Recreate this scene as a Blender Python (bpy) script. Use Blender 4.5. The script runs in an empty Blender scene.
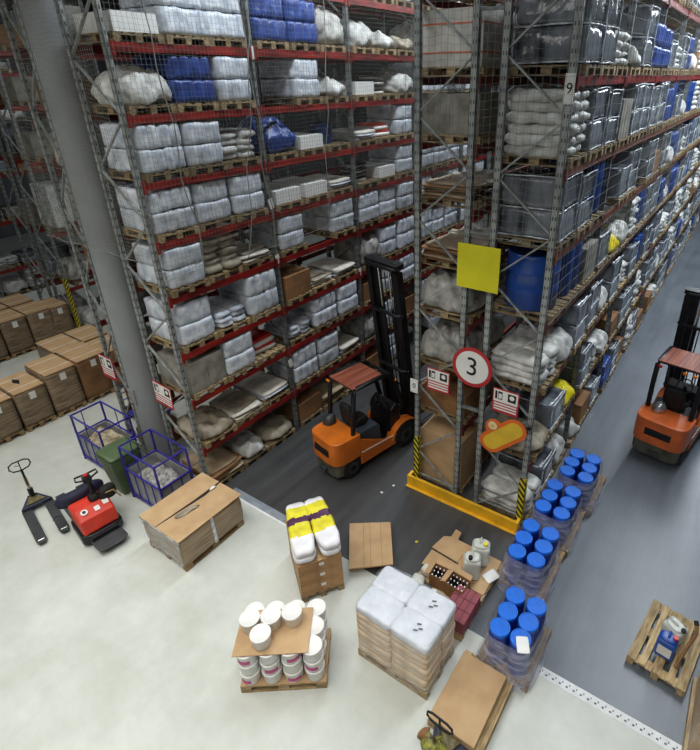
import bpy, math, random
from mathutils import Matrix, Vector, noise
random.seed(7)
S = bpy.context.scene
COL = S.collection
PI = math.pi
R_ = math.radians

# ------------------------------------------------------------------ camera
cam_d = bpy.data.cameras.new('camera')
cam = bpy.data.objects.new('camera', cam_d); COL.objects.link(cam)
cam_d.lens = 24.9; cam_d.sensor_width = 36; cam_d.sensor_fit = 'AUTO'
cam_d.shift_x = -0.0786; cam_d.shift_y = -0.0563
cam_d.clip_start = 0.05; cam_d.clip_end = 200
tilt, roll, yaw = R_(26.26), R_(-0.39), R_(33.02)
cam.matrix_world = Matrix.Translation((0, 0, 7.8)) @ Matrix.Rotation(yaw, 4, 'Z') @ Matrix.Rotation(PI/2 - tilt, 4, 'X') @ Matrix.Rotation(roll, 4, 'Z')
S.camera = cam

# ------------------------------------------------------------------ world, lights, exposure
W = bpy.data.worlds.new('world'); S.world = W; W.use_nodes = True
W.node_tree.nodes['Background'].inputs[0].default_value = (0.62, 0.72, 0.85, 1)
W.node_tree.nodes['Background'].inputs[1].default_value = 0.07
def area(name, loc, sx, sy, watts, col, rx=0, ry=0, spread=PI):
    d = bpy.data.lights.new(name, 'AREA'); d.shape = 'RECTANGLE'; d.size = sx; d.size_y = sy
    d.energy = watts; d.color = col; d.spread = spread
    o = bpy.data.objects.new(name, d); COL.objects.link(o); o.location = loc; o.rotation_euler = (rx, ry, 0)
    return o
COOL = (0.86, 0.94, 1.0); NEU = (1.0, 0.985, 0.93)
area('hall_or_fill_light', (-4.0, 0.6, 11.3), 12, 4.0, 350, NEU, 0, 0, R_(110))
area('hall_or_fill_light', (-4.0, -5.0, 11.4), 10, 1.5, 170, NEU, R_(38), 0, R_(130))  # added tilted fill that brightens the rack end faces, not a hall lamp
area('hall_or_fill_light', (-13.5, 1.0, 11.3), 6, 4.0, 190, NEU, 0, 0, R_(115))
area('aisle_light', (-6.2, 13.5, 11.3), 0.9, 18, 760, COOL)
area('aisle_light', (0.6, 23, 11.3), 1.2, 27, 2100, COOL)
area('aisle_light', (-12.8, 9.5, 11.3), 1.0, 9, 90, COOL)
area('aisle_light', (-21.2, 10, 11.3), 1.2, 12, 160, COOL)
S.view_settings.view_transform = 'Standard'; S.view_settings.look = 'None'
S.view_settings.exposure = 0.35; S.view_settings.gamma = 1; S.view_settings.use_curve_mapping = False

# ------------------------------------------------------------------ materials
def lin(c):
    return tuple((x/255/12.92 if x/255 <= 0.04045 else ((x/255+0.055)/1.055)**2.4) for x in c)
MATS = {}
def mat(name, rgb, rough=0.6, metal=0.0, var=0.12, vs=4.0, bump=0.0, bs=12.0, stretch=(1,1,1), rgb2=None, alpha=1.0, rnd=0.0, bd=0.02):
    """procedural: base colour broken up by object-space noise, optional bump"""
    if name in MATS: return MATS[name]
    m = bpy.data.materials.new(name); m.use_nodes = True
    nt = m.node_tree; N = nt.nodes; L = nt.links; b = N['Principled BSDF']
    b.inputs['Roughness'].default_value = rough; b.inputs['Metallic'].default_value = metal
    c = lin(rgb)
    tc = N.new('ShaderNodeTexCoord'); mp = N.new('ShaderNodeMapping'); mp.inputs['Scale'].default_value = stretch
    L.new(tc.outputs['Object'], mp.inputs['Vector'])
    n = N.new('ShaderNodeTexNoise'); n.inputs['Scale'].default_value = vs; n.inputs['Detail'].default_value = 5
    L.new(mp.outputs[0], n.inputs['Vector'])
    r = N.new('ShaderNodeValToRGB')
    lo = lin(rgb2) if rgb2 else tuple(x*(1-var*2) for x in c)
    hi = c if rgb2 else tuple(min(1, x*(1+var)) for x in c)
    r.color_ramp.elements[0].position = 0.35; r.color_ramp.elements[0].color = (*lo, 1)
    r.color_ramp.elements[1].position = 0.62; r.color_ramp.elements[1].color = (*hi, 1)
    L.new(n.outputs['Fac'], r.inputs[0])
    out = r.outputs[0]
    if rnd:
        oi = N.new('ShaderNodeObjectInfo'); mr = N.new('ShaderNodeMapRange')
        mr.inputs[3].default_value = 1-rnd; mr.inputs[4].default_value = 1+rnd*0.4
        L.new(oi.outputs['Random'], mr.inputs[0])
        hs = N.new('ShaderNodeHueSaturation'); L.new(mr.outputs[0], hs.inputs['Value']); L.new(out, hs.inputs['Color']); out = hs.outputs[0]
    L.new(out, b.inputs['Base Color'])
    if bump:
        n2 = N.new('ShaderNodeTexNoise'); n2.inputs['Scale'].default_value = bs; n2.inputs['Detail'].default_value = 4
        L.new(mp.outputs[0], n2.inputs['Vector'])
        bp = N.new('ShaderNodeBump'); bp.inputs['Strength'].default_value = bump; bp.inputs['Distance'].default_value = bd
        L.new(n2.outputs['Fac'], bp.inputs['Height']); L.new(bp.outputs[0], b.inputs['Normal'])
    if alpha < 1: b.inputs['Alpha'].default_value = alpha
    MATS[name] = m; return m

galv = mat('galvanised_steel', (150, 154, 152), 0.5, 0.2, 0.18, 9, stretch=(1,1,0.3), bump=0.1)
galvd = mat('dull_galvanised_steel', (124, 128, 128), 0.6, 0.3, 0.2, 6)
red = mat('red_beam_paint', (128, 26, 20), 0.45, 0, 0.25, 7, stretch=(1,0.3,1))
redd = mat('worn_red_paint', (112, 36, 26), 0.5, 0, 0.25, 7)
rust = mat('rust_brown_beam', (106, 54, 36), 0.6, 0, 0.25, 7)
wood = mat('pallet_wood', (196, 172, 128), 0.75, 0, 0.2, 5, rgb2=(146, 120, 82), stretch=(1,6,6), bump=0.2, rnd=0.35)
woodr = mat('shaded_rack_wood', (172, 150, 112), 0.8, 0, 0.25, 5, rgb2=(104, 84, 56), stretch=(1,6,6), rnd=0.45)  # pallet wood darkened to carry the shade inside the racks
woodd = mat('aged_pallet_wood', (170, 142, 100), 0.8, 0, 0.2, 5, rgb2=(120, 94, 62), stretch=(1,6,6), rnd=0.3)
bale_w = mat('white_bale_plastic', (222, 226, 232), 0.38, 0, 0.1, 6, bump=0.6, bs=16, rnd=0.16, rgb2=(172, 182, 196))
sack_w = mat('white_woven_sack', (214, 214, 210), 0.5, 0, 0.1, 5, bump=0.5, bs=14, rnd=0.15, rgb2=(170, 170, 166))
film_g = mat('grey_wrapped_goods', (128, 134, 142), 0.16, 0, 0.3, 3.0, rgb2=(36, 40, 48), stretch=(1,1,0.35), bump=1.0, bs=7, rnd=0.45)
film_e = mat('gathered_stretch_film', (222, 230, 238), 0.2, 0, 0.15, 6, rgb2=(110, 118, 130), bump=0.6, bs=22)
blue_w = mat('blue_wrapped_goods', (54, 80, 152), 0.28, 0, 0.2, 4, rgb2=(34, 54, 112), bump=0.6, bs=12, rnd=0.15)
blue_d = mat('blue_drum_plastic', (30, 66, 138), 0.3, 0, 0.12, 3)
blue_deep = mat('deep_blue_keg_plastic', (22, 46, 140), 0.32, 0, 0.12, 3)
blue_lid = mat('bright_blue_lid', (16, 104, 214), 0.38, 0, 0.06, 8)
beige_s = mat('beige_sack', (170, 160, 140), 0.65, 0, 0.15, 4, rgb2=(122, 112, 96), bump=0.5, bs=10, rnd=0.2)
grey_s = mat('grey_wrapped_heap', (182, 180, 174), 0.4, 0, 0.15, 4, rgb2=(120, 118, 112), bump=0.8, bs=9, rnd=0.2)
card = mat('cardboard', (190, 158, 118), 0.8, 0, 0.08, 3, rgb2=(176, 143, 104), bump=0.1)
cardd = mat('dark_cardboard', (146, 104, 64), 0.8, 0, 0.12, 3, rgb2=(118, 82, 50), rnd=0.25)
cardl = mat('layered_cardboard_side', (178, 158, 130), 0.5, 0, 0.2, 3, rgb2=(120, 98, 74), stretch=(0.6,0.6,14), bump=0.4, bs=5)
cardw = mat('film_covered_cartons', (150, 128, 100), 0.35, 0, 0.2, 3, rgb2=(92, 76, 60), stretch=(0.7,0.7,9), bump=0.5, bs=6, rnd=0.25)
paper = mat('pale_paper', (210, 204, 192), 0.7, 0, 0.1, 4, bump=0.3)
white = mat('white_plastic', (232, 230, 226), 0.4, 0, 0.04, 3)
offw = mat('off_white_plastic', (206, 208, 200), 0.4, 0, 0.06, 3, bump=0.1)
orange = mat('orange_paint', (214, 112, 30), 0.38, 0, 0.1, 2.5)
orange2 = mat('orange_red_paint', (222, 108, 50), 0.38, 0, 0.1, 2.5)
roof1 = mat('brown_slatted_roof', (158, 88, 62), 0.5, 0, 0.25, 2.2, rgb2=(112, 52, 36), stretch=(12,0.4,1))
blackm = mat('black_metal', (28, 28, 31), 0.4, 0.3, 0.2, 5)
blackr = mat('black_rubber', (24, 24, 25), 0.75, 0, 0.2, 8, bump=0.2)
dgrey = mat('dark_grey_metal', (66, 68, 70), 0.5, 0.3, 0.15, 5)
seatm = mat('blue_grey_vinyl', (58, 66, 80), 0.5, 0, 0.15, 3)
chrome = mat('polished_steel', (190, 190, 188), 0.25, 0.9, 0.1, 4)
khaki = mat('grey_green_iron', (86, 84, 72), 0.55, 0.1, 0.2, 4)
yellow = mat('safety_yellow', (232, 176, 30), 0.5, 0, 0.1, 3)
yellowg = mat('lemon_yellow_board', (214, 206, 20), 0.6, 0, 0.06, 1.5)
redp = mat('bright_red_paint', (212, 54, 34), 0.35, 0, 0.1, 3)
navy = mat('navy_cloth', (30, 32, 56), 0.7, 0, 0.15, 5)
bluef = mat('blue_frame_paint', (52, 48, 150), 0.45, 0, 0.12, 8)
greenb = mat('green_bin_plastic', (84, 104, 70), 0.5, 0, 0.12, 3)
columnm = mat('grey_column_paint', (138, 141, 143), 0.6, 0, 0.05, 1.5)
labelw = mat('white_label', (228, 228, 224), 0.5, 0, 0.03, 3)
blackp = mat('black_print', (18, 18, 18), 0.6, 0, 0.02, 3)
redprint = mat('red_print', (176, 32, 40), 0.5, 0, 0.02, 3)
signor = mat('orange_sign_border', (222, 104, 30), 0.5, 0, 0.04, 3)
signyl = mat('mustard_sign_field', (222, 184, 52), 0.5, 0, 0.08, 3)
maroon = mat('maroon_carton', (136, 66, 76), 0.7, 0, 0.1, 4)
pinkl = mat('magenta_print', (190, 70, 130), 0.5, 0, 0.05, 4)
yel_b = mat('yellow_bag_print', (232, 222, 52), 0.45, 0, 0.1, 6, rgb2=(204, 190, 40), bump=0.3)
purple = mat('purple_bag_print', (84, 44, 78), 0.45, 0, 0.1, 6)
bagw = mat('white_bag_plastic', (232, 230, 234), 0.4, 0, 0.05, 5, bump=0.4)
topsack = mat('milky_sack_plastic', (212, 215, 222), 0.35, 0, 0.06, 5, bump=0.5, rgb2=(194, 198, 206))
tansack = mat('tan_paper_sack', (216, 192, 162), 0.5, 0, 0.12, 4, rgb2=(190, 162, 128), bump=0.4, bs=14)
netm = mat('net_cord', (120, 120, 112), 0.8, 0, 0.1, 3)
leafm = mat('green_yellow_foil', (150, 150, 60), 0.5, 0, 0.3, 14, rgb2=(60, 50, 30), bump=0.6)
redcap = mat('red_cap', (200, 30, 30), 0.4, 0, 0.05, 3)
yelcap = mat('yellow_cap', (235, 215, 30), 0.4, 0, 0.05, 3)
lampr = mat('red_lamp_lens', (200, 20, 16), 0.2, 0, 0.05, 3)
lampo = mat('amber_lamp_lens', (235, 130, 20), 0.2, 0, 0.05, 3)
ceilm = mat('dark_ceiling', (70, 72, 74), 0.9, 0, 0.1, 1)
wallm = mat('grey_wall_panels', (92, 96, 100), 0.8, 0, 0.1, 1, stretch=(3,3,0.1))

def film_mat(name, alpha, col=(0.85, 0.9, 0.95)):
    m = bpy.data.materials.new(name); m.use_nodes = True
    nt = m.node_tree; N = nt.nodes; L = nt.links; b = N['Principled BSDF']
    b.inputs['Base Color'].default_value = (*col, 1); b.inputs['Roughness'].default_value = 0.18
    tc = N.new('ShaderNodeTexCoord'); mp = N.new('ShaderNodeMapping'); mp.inputs['Scale'].default_value = (1, 1, 3.2)
    mp.inputs['Rotation'].default_value = (0.2, 0.15, 0)
    L.new(tc.outputs['Object'], mp.inputs[0])
    n = N.new('ShaderNodeTexNoise'); n.inputs['Scale'].default_value = 3.5; n.inputs['Detail'].default_value = 3; n.inputs['Distortion'].default_value = 0.6
    L.new(mp.outputs[0], n.inputs['Vector'])
    bp = N.new('ShaderNodeBump'); bp.inputs['Strength'].default_value = 0.5; bp.inputs['Distance'].default_value = 0.02
    L.new(n.outputs['Fac'], bp.inputs['Height']); L.new(bp.outputs[0], b.inputs['Normal'])
    mr = N.new('ShaderNodeMapRange'); mr.inputs[1].default_value = 0.4; mr.inputs[2].default_value = 0.72
    mr.inputs[3].default_value = alpha*0.6; mr.inputs[4].default_value = min(1, alpha*1.7)
    L.new(n.outputs['Fac'], mr.inputs[0]); L.new(mr.outputs[0], b.inputs['Alpha'])
    return m
film = film_mat('clear_stretch_film', 0.1)
film3 = film_mat('bluish_stretch_film', 0.34, (0.6, 0.64, 0.84))
film2 = film_mat('cloudy_stretch_film', 0.15)

def stripes_mat(name, a, b_, scale):
    m = bpy.data.materials.new(name); m.use_nodes = True
    nt = m.node_tree; N = nt.nodes; L = nt.links; b = N['Principled BSDF']; b.inputs['Roughness'].default_value = 0.6
    tc = N.new('ShaderNodeTexCoord'); mp = N.new('ShaderNodeMapping'); mp.inputs['Rotation'].default_value = (0.0, 0.7, 0.7)
    w = N.new('ShaderNodeTexWave'); w.inputs['Scale'].default_value = scale
    r = N.new('ShaderNodeValToRGB'); r.color_ramp.interpolation = 'CONSTANT'; r.color_ramp.elements[1].position = 0.5
    r.color_ramp.elements[0].color = (*lin(a), 1); r.color_ramp.elements[1].color = (*lin(b_), 1)
    L.new(tc.outputs['Object'], mp.inputs[0]); L.new(mp.outputs[0], w.inputs[0]); L.new(w.outputs['Fac'], r.inputs[0]); L.new(r.outputs[0], b.inputs['Base Color'])
    return m
hazard = stripes_mat('yellow_black_hazard_stripes', (214, 196, 40), (30, 28, 20), 4.5)

def floor_mat(name, base, dark, rough, rvar, streak):
    m = bpy.data.materials.new(name); m.use_nodes = True
    nt = m.node_tree; N = nt.nodes; L = nt.links; b = N['Principled BSDF']
    tc = N.new('ShaderNodeTexCoord')
    n1 = N.new('ShaderNodeTexNoise'); n1.inputs['Scale'].default_value = 0.45; n1.inputs['Detail'].default_value = 8; n1.inputs['Roughness'].default_value = 0.65
    L.new(tc.outputs['Object'], n1.inputs['Vector'])
    mp = N.new('ShaderNodeMapping'); mp.inputs['Scale'].default_value = streak
    L.new(tc.outputs['Object'], mp.inputs[0])
    n2 = N.new('ShaderNodeTexNoise'); n2.inputs['Scale'].default_value = 1.6; n2.inputs['Detail'].default_value = 7; n2.inputs['Roughness'].default_value = 0.7
    L.new(mp.outputs[0], n2.inputs['Vector'])
    mx = N.new('ShaderNodeMath'); mx.operation = 'ADD'; L.new(n1.outputs['Fac'], mx.inputs[0]); L.new(n2.outputs['Fac'], mx.inputs[1])
    mr = N.new('ShaderNodeMapRange'); mr.inputs[1].default_value = 0.78; mr.inputs[2].default_value = 1.2
    L.new(mx.outputs[0], mr.inputs[0])
    mc = N.new('ShaderNodeMix'); mc.data_type = 'RGBA'; mc.inputs[6].default_value = (*lin(dark), 1); mc.inputs[7].default_value = (*lin(base), 1)
    L.new(mr.outputs[0], mc.inputs[0]); L.new(mc.outputs[2], b.inputs['Base Color'])
    mr2 = N.new('ShaderNodeMapRange'); mr2.inputs[3].default_value = rough-rvar; mr2.inputs[4].default_value = rough+rvar
    L.new(n2.outputs['Fac'], mr2.inputs[0]); L.new(mr2.outputs[0], b.inputs['Roughness'])
    n3 = N.new('ShaderNodeTexNoise'); n3.inputs['Scale'].default_value = 35; L.new(tc.outputs['Object'], n3.inputs['Vector'])
    bp = N.new('ShaderNodeBump'); bp.inputs['Strength'].default_value = 0.08; L.new(n3.outputs['Fac'], bp.inputs['Height']); L.new(bp.outputs[0], b.inputs['Normal'])
    return m
floor_light = floor_mat('pale_concrete', (204, 207, 200), (184, 187, 178), 0.5, 0.12, (1, 1, 1))
floor_right = floor_mat('lit_aisle_coating', (104, 110, 118), (84, 90, 97), 0.36, 0.1, (2.2, 0.18, 1))  # dark coating painted lighter and bluer for the light in the right aisle
floor_dark = floor_mat('dark_aisle_coating', (74, 74, 75), (54, 54, 55), 0.42, 0.12, (2.2, 0.22, 1))
strip_m = floor_mat('scuffed_white_tape', (232, 234, 234), (200, 202, 202), 0.6, 0.1, (5, 5, 1))
strip_d = floor_mat('scuffed_blue_grey_edge', (150, 156, 164), (96, 104, 116), 0.6, 0.1, (5, 5, 1))

# ------------------------------------------------------------------ mesh builder
class MB:
    def __init__(s): s.v = []; s.f = []; s.sm = []; s.mi = []; s.m = 0
    def add(s, vs, fs, smooth=False):
        o = len(s.v); s.v += [tuple(p) for p in vs]
        for f in fs: s.f.append(tuple(i+o for i in f)); s.sm.append(smooth); s.mi.append(s.m)
        return s
    def box(s, c, d, rot=None):
        hx, hy, hz = d[0]/2, d[1]/2, d[2]/2
        P = [Vector((x*hx, y*hy, z*hz)) for z in (-1, 1) for y in (-1, 1) for x in (-1, 1)]
        if rot is not None: P = [rot @ p for p in P]
        P = [p+Vector(c) for p in P]
        return s.add(P, [(0,2,3,1),(4,5,7,6),(0,1,5,4),(2,6,7,3),(0,4,6,2),(1,3,7,5)])
    def bx(s, x0, x1, y0, y1, z0, z1): return s.box(((x0+x1)/2, (y0+y1)/2, (z0+z1)/2), (x1-x0, y1-y0, z1-z0))
    def bar(s, a, b, w, h=None):
        a = Vector(a); b = Vector(b); d = b-a
        q = d.to_track_quat('Z', 'Y').to_matrix()
        return s.box((a+b)/2, (w, h or w, d.length), q)
    def cyl(s, a, b, r, n=16, r2=None, smooth=True):
        a = Vector(a); b = Vector(b); r2 = r if r2 is None else r2
        q = (b-a).to_track_quat('Z', 'Y').to_matrix()
        ring = [(math.cos(2*PI*i/n), math.sin(2*PI*i/n)) for i in range(n)]
        A = [a + q @ Vector((x*r, y*r, 0)) for x, y in ring]; B = [b + q @ Vector((x*r2, y*r2, 0)) for x, y in ring]
        s.add(A+B, [(i, (i+1) % n, n+(i+1) % n, n+i) for i in range(n)], smooth)
        s.add(A, [tuple(range(n-1, -1, -1))]); s.add(B, [tuple(range(n))]); return s
    def tube(s, pts, r, n=8, closed=False):
        pts = [Vector(p) for p in pts]; m = len(pts); V = []; 
        up = Vector((0, 0, 1))
        for i, p in enumerate(pts):
            if closed: d = pts[(i+1) % m]-pts[i-1]
            else: d = pts[min(i+1, m-1)]-pts[max(i-1, 0)]
            d.normalize(); u = up if abs(d.z) < 0.95 else Vector((0, 1, 0))
            a = d.cross(u).normalized(); b = a.cross(d)
            for k in range(n):
                t = 2*PI*k/n; V.append(p + a*math.cos(t)*r + b*math.sin(t)*r)
        F = []
        for i in range(m if closed else m-1):
            j = (i+1) % m
            for k in range(n): F.append((i*n+k, i*n+(k+1) % n, j*n+(k+1) % n, j*n+k))
        s.add(V, F, True)
        if not closed: s.add(V[:n], [tuple(range(n))]); s.add(V[-n:], [tuple(range(n-1, -1, -1))])
        return s
    def lathe(s, prof, n=20, c=(0, 0, 0), M=None):
        V = []
        for r, z in prof:
            for k in range(n):
                t = 2*PI*k/n; p = Vector((r*math.cos(t), r*math.sin(t), z))
                if M is not None: p = M @ p
                V.append(p+Vector(c))
        F = [(i*n+k, i*n+(k+1) % n, (i+1)*n+(k+1) % n, (i+1)*n+k) for i in range(len(prof)-1) for k in range(n)]
        s.add(V, F, True)
        s.add(V[:n], [tuple(range(n-1, -1, -1))]); s.add(V[-n:], [tuple(range(n))]); return s
    def prism(s, poly, a, b, axis='x'):
        """poly of 2D points extruded a..b along axis; x: poly=(y,z); y: (x,z); z: (x,y)"""
        def P(p, t): return {'x': (t, p[0], p[1]), 'y': (p[0], t, p[1]), 'z': (p[0], p[1], t)}[axis]
        n = len(poly); V = [P(p, a) for p in poly]+[P(p, b) for p in poly]
        s.add(V, [tuple(range(n-1, -1, -1)), tuple(range(n, 2*n))]+[(i, (i+1) % n, n+(i+1) % n, n+i) for i in range(n)]); return s
    def lump(s, c, d, res=0.07, rnd=4.0, fn=None, rot=None, amp=0.0, seed=0, bulge=0.0, nf=3.0):
        """soft block: subdivided box pushed towards a superellipsoid, with noise wrinkles and fn(u, p)->offset"""
        n = [max(2, int(round(x/res))) for x in d]; idx = {}; V = []; F = []
        def vert(i, j, k):
            key = (i, j, k)
            if key in idx: return idx[key]
            u = Vector((2*i/n[0]-1, 2*j/n[1]-1, 2*k/n[2]-1))
            q = (abs(u.x)**rnd + abs(u.y)**rnd + abs(u.z)**rnd)**(1/rnd)
            mx = max(abs(u.x), abs(u.y), abs(u.z))
            w = u*(mx/q) if q > 0 else u
            if bulge:
                f = 1+bulge*(1-w.z*w.z); w = Vector((w.x*f, w.y*f, w.z))
            p = Vector((w.x*d[0]/2, w.y*d[1]/2, w.z*d[2]/2))
            if amp: 
                nv = noise.noise_vector(p*nf+Vector((seed*7.3, seed*3.1, seed)))
                p += nv*amp
            if fn: p += fn(w, p)
            if rot is not None: p = rot @ p
            idx[key] = len(V); V.append(p+Vector(c)); return idx[key]
        def quad(a, b, c_, d_, flip): F.append((a, b, c_, d_) if not flip else (d_, c_, b, a))
        for j in range(n[1]):
            for k in range(n[2]):
                quad(vert(n[0],j,k), vert(n[0],j+1,k), vert(n[0],j+1,k+1), vert(n[0],j,k+1), False)
                quad(vert(0,j,k), vert(0,j+1,k), vert(0,j+1,k+1), vert(0,j,k+1), True)
        for i in range(n[0]):
            for k in range(n[2]):
                quad(vert(i,n[1],k), vert(i+1,n[1],k), vert(i+1,n[1],k+1), vert(i,n[1],k+1), True)
                quad(vert(i,0,k), vert(i+1,0,k), vert(i+1,0,k+1), vert(i,0,k+1), False)
        for i in range(n[0]):
            for j in range(n[1]):
                quad(vert(i,j,n[2]), vert(i+1,j,n[2]), vert(i+1,j+1,n[2]), vert(i,j+1,n[2]), False)
                quad(vert(i,j,0), vert(i+1,j,0), vert(i+1,j+1,0), vert(i,j+1,0), True)
        return s.add(V, F, True)
    def mesh(s, name, ms):
        me = bpy.data.meshes.new(name); me.from_pydata(s.v, [], s.f)
        me.polygons.foreach_set('use_smooth', s.sm); me.polygons.foreach_set('material_index', s.mi)
        for m in (ms if isinstance(ms, (list, tuple)) else [ms]): me.materials.append(m)
        me.update(); return me
    def build(s, name, ms, parent=None, bevel=0, loc=None, rz=0):
        o = bpy.data.objects.new(name, s.mesh(name, ms)); COL.objects.link(o)
        if parent: o.parent = parent
        if loc is not None: o.location = loc
        if rz: o.rotation_euler = (0, 0, rz)
        if bevel:
            b = o.modifiers.new('bevel', 'BEVEL'); b.width = bevel; b.segments = 2; b.limit_method = 'ANGLE'; b.angle_limit = 0.7
        return o
def RZ(a): return Matrix.Rotation(a, 3, 'Z')
def RX(a): return Matrix.Rotation(a, 3, 'X')
def RY(a): return Matrix.Rotation(a, 3, 'Y')
SEEN = {}
def tag(o, label, cat, group=None, kind=None):
    w = len(label.split())
    if not 4 <= w <= 16: print('LABEL LENGTH', w, label)
    if label in SEEN and not (group and SEEN[label] == group): print('DUP LABEL', label)
    SEEN[label] = group
    o['label'] = label; o['category'] = cat
    if group: o['group'] = group
    if kind: o['kind'] = kind
    return o
def empty(name, loc, rz=0):
    o = bpy.data.objects.new(name, None); COL.objects.link(o); o.location = loc; o.rotation_euler = (0, 0, rz); o.empty_display_size = 0.2
    return o
def struct(o): o['kind'] = 'structure'; return o
def copy_tree(o, loc=None, rz=None, parent=None):
    c = o.copy(); COL.objects.link(c); c.parent = parent
    if loc is not None: c.location = loc
    if rz is not None: c.rotation_euler = (0, 0, rz)
    for ch in list(o.children): copy_tree(ch, parent=c)
    return c
def text_mesh(parent, txt, size, loc, rot, m, name='lettering', ext=0.002):
    cu = bpy.data.curves.new(name, 'FONT'); cu.body = txt; cu.size = size; cu.align_x = 'CENTER'; cu.align_y = 'CENTER'; cu.extrude = ext
    t = bpy.data.objects.new('t', cu); COL.objects.link(t)
    dg = bpy.context.evaluated_depsgraph_get(); me = bpy.data.meshes.new_from_object(t.evaluated_get(dg))
    bpy.data.objects.remove(t); me.materials.clear(); me.materials.append(m)
    o = bpy.data.objects.new(name, me); COL.objects.link(o); o.parent = parent; o.location = loc; o.rotation_euler = rot
    return o

# ------------------------------------------------------------------ structure
b = MB(); b.bx(-34, 6, -8, 4.9, -0.1, 0); b.bx(-34, -8.6, 4.9, 42, -0.1, 0)
struct(b.build('floor', floor_light))
b = MB(); b.bx(-8.6, -2.15, 4.9, 42, -0.1, 0)
struct(b.build('floor', floor_dark))
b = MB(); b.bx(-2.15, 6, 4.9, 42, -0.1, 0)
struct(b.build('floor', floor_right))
b = MB(); b.bx(-1.0, 2.6, 4.82, 4.97, 0, 0.003)
struct(b.build('trim_1', strip_m))
b = MB()
for i in range(34):
    x = -0.95+i*0.1; b.bx(x, x+0.03, 4.865, 4.89, 0.003, 0.004); b.bx(x+0.04, x+0.055, 4.9, 4.925, 0.003, 0.004)
struct(b.build('trim_1', dgrey))
b = MB(); b.bx(-7.7, -5.0, 4.86, 4.9, 0, 0.004)
struct(b.build('trim_2', strip_m))
b = MB(); b.bx(-7.7, -5.0, 4.9, 5.06, 0, 0.003)
struct(b.build('trim_3', strip_d))
for nm, bb in dict(wall_back=(-34, 6, 41.8, 42), wall_left=(-34, -33.8, -8, 42), wall_right=(5.8, 6, -8, 42), wall_front=(-34, 6, -8, -7.8)).items():
    b = MB(); b.bx(*bb, 0, 12); struct(b.build(nm, wallm))
b = MB(); b.bx(-34, 6, -8, 42, 12, 12.2); struct(b.build('ceiling', ceilm))

# concrete column between the left racks
t = empty('round_column', (-9.7, 4.76, 0))
tag(t, 'thick round grey column rising between the left racks', 'column')
b = MB(); b.cyl((0, 0, 0), (0, 0, 12), 0.3, 40); b.build('shaft', columnm, t)
b = MB(); b.bx(-0.09, 0.09, -0.312, -0.296, 1.75, 2.1); b.build('access_panel', columnm, t, 0.004)

# ------------------------------------------------------------------ pallet racks
YA = [4.65, 7.25, 9.98, 12.71, 15.44, 18.17]
LA = [1.13, 2.27, 3.28, 4.39, 5.36, 6.33, 7.31, 8.27, 9.3]
YM = [7.3+2.73*i for i in range(11)]
LR = [1.5, 2.95, 4.28, 5.45, 6.65, 7.8, 9.15]
LL = [1.75, 2.85, 3.9, 4.85, 5.9, 6.87, 7.8, 8.85]
LD = [1.65, 3.47, 5.6, 7.12, 8.5]
H = 10.4
def upright_mb(x, y, inward):
    b = MB(); b.bx(x-0.05, x+0.05, y-0.035, y-0.027, 0, H)          # web with slots
    b.bx(x-0.05, x-0.043, y-0.035, y+0.035, 0, H); b.bx(x+0.043, x+0.05, y-0.035, y+0.035, 0, H)
    b.bx(x-0.05, x-0.02, y+0.029, y+0.035, 0, H); b.bx(x+0.02, x+0.05, y+0.029, y+0.035, 0, H)
    b.m = 1
    for k in range(int(H/0.15)):
        z = 0.1+k*0.15
        b.bx(x-0.03, x-0.012, y-0.0365, y-0.035, z, z+0.05); b.bx(x+0.012, x+0.03, y-0.0365, y-0.035, z, z+0.05)
        b.bx(x+0.05, x+0.0515, y-0.015, y+0.01, z, z+0.05)
    return b
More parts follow.
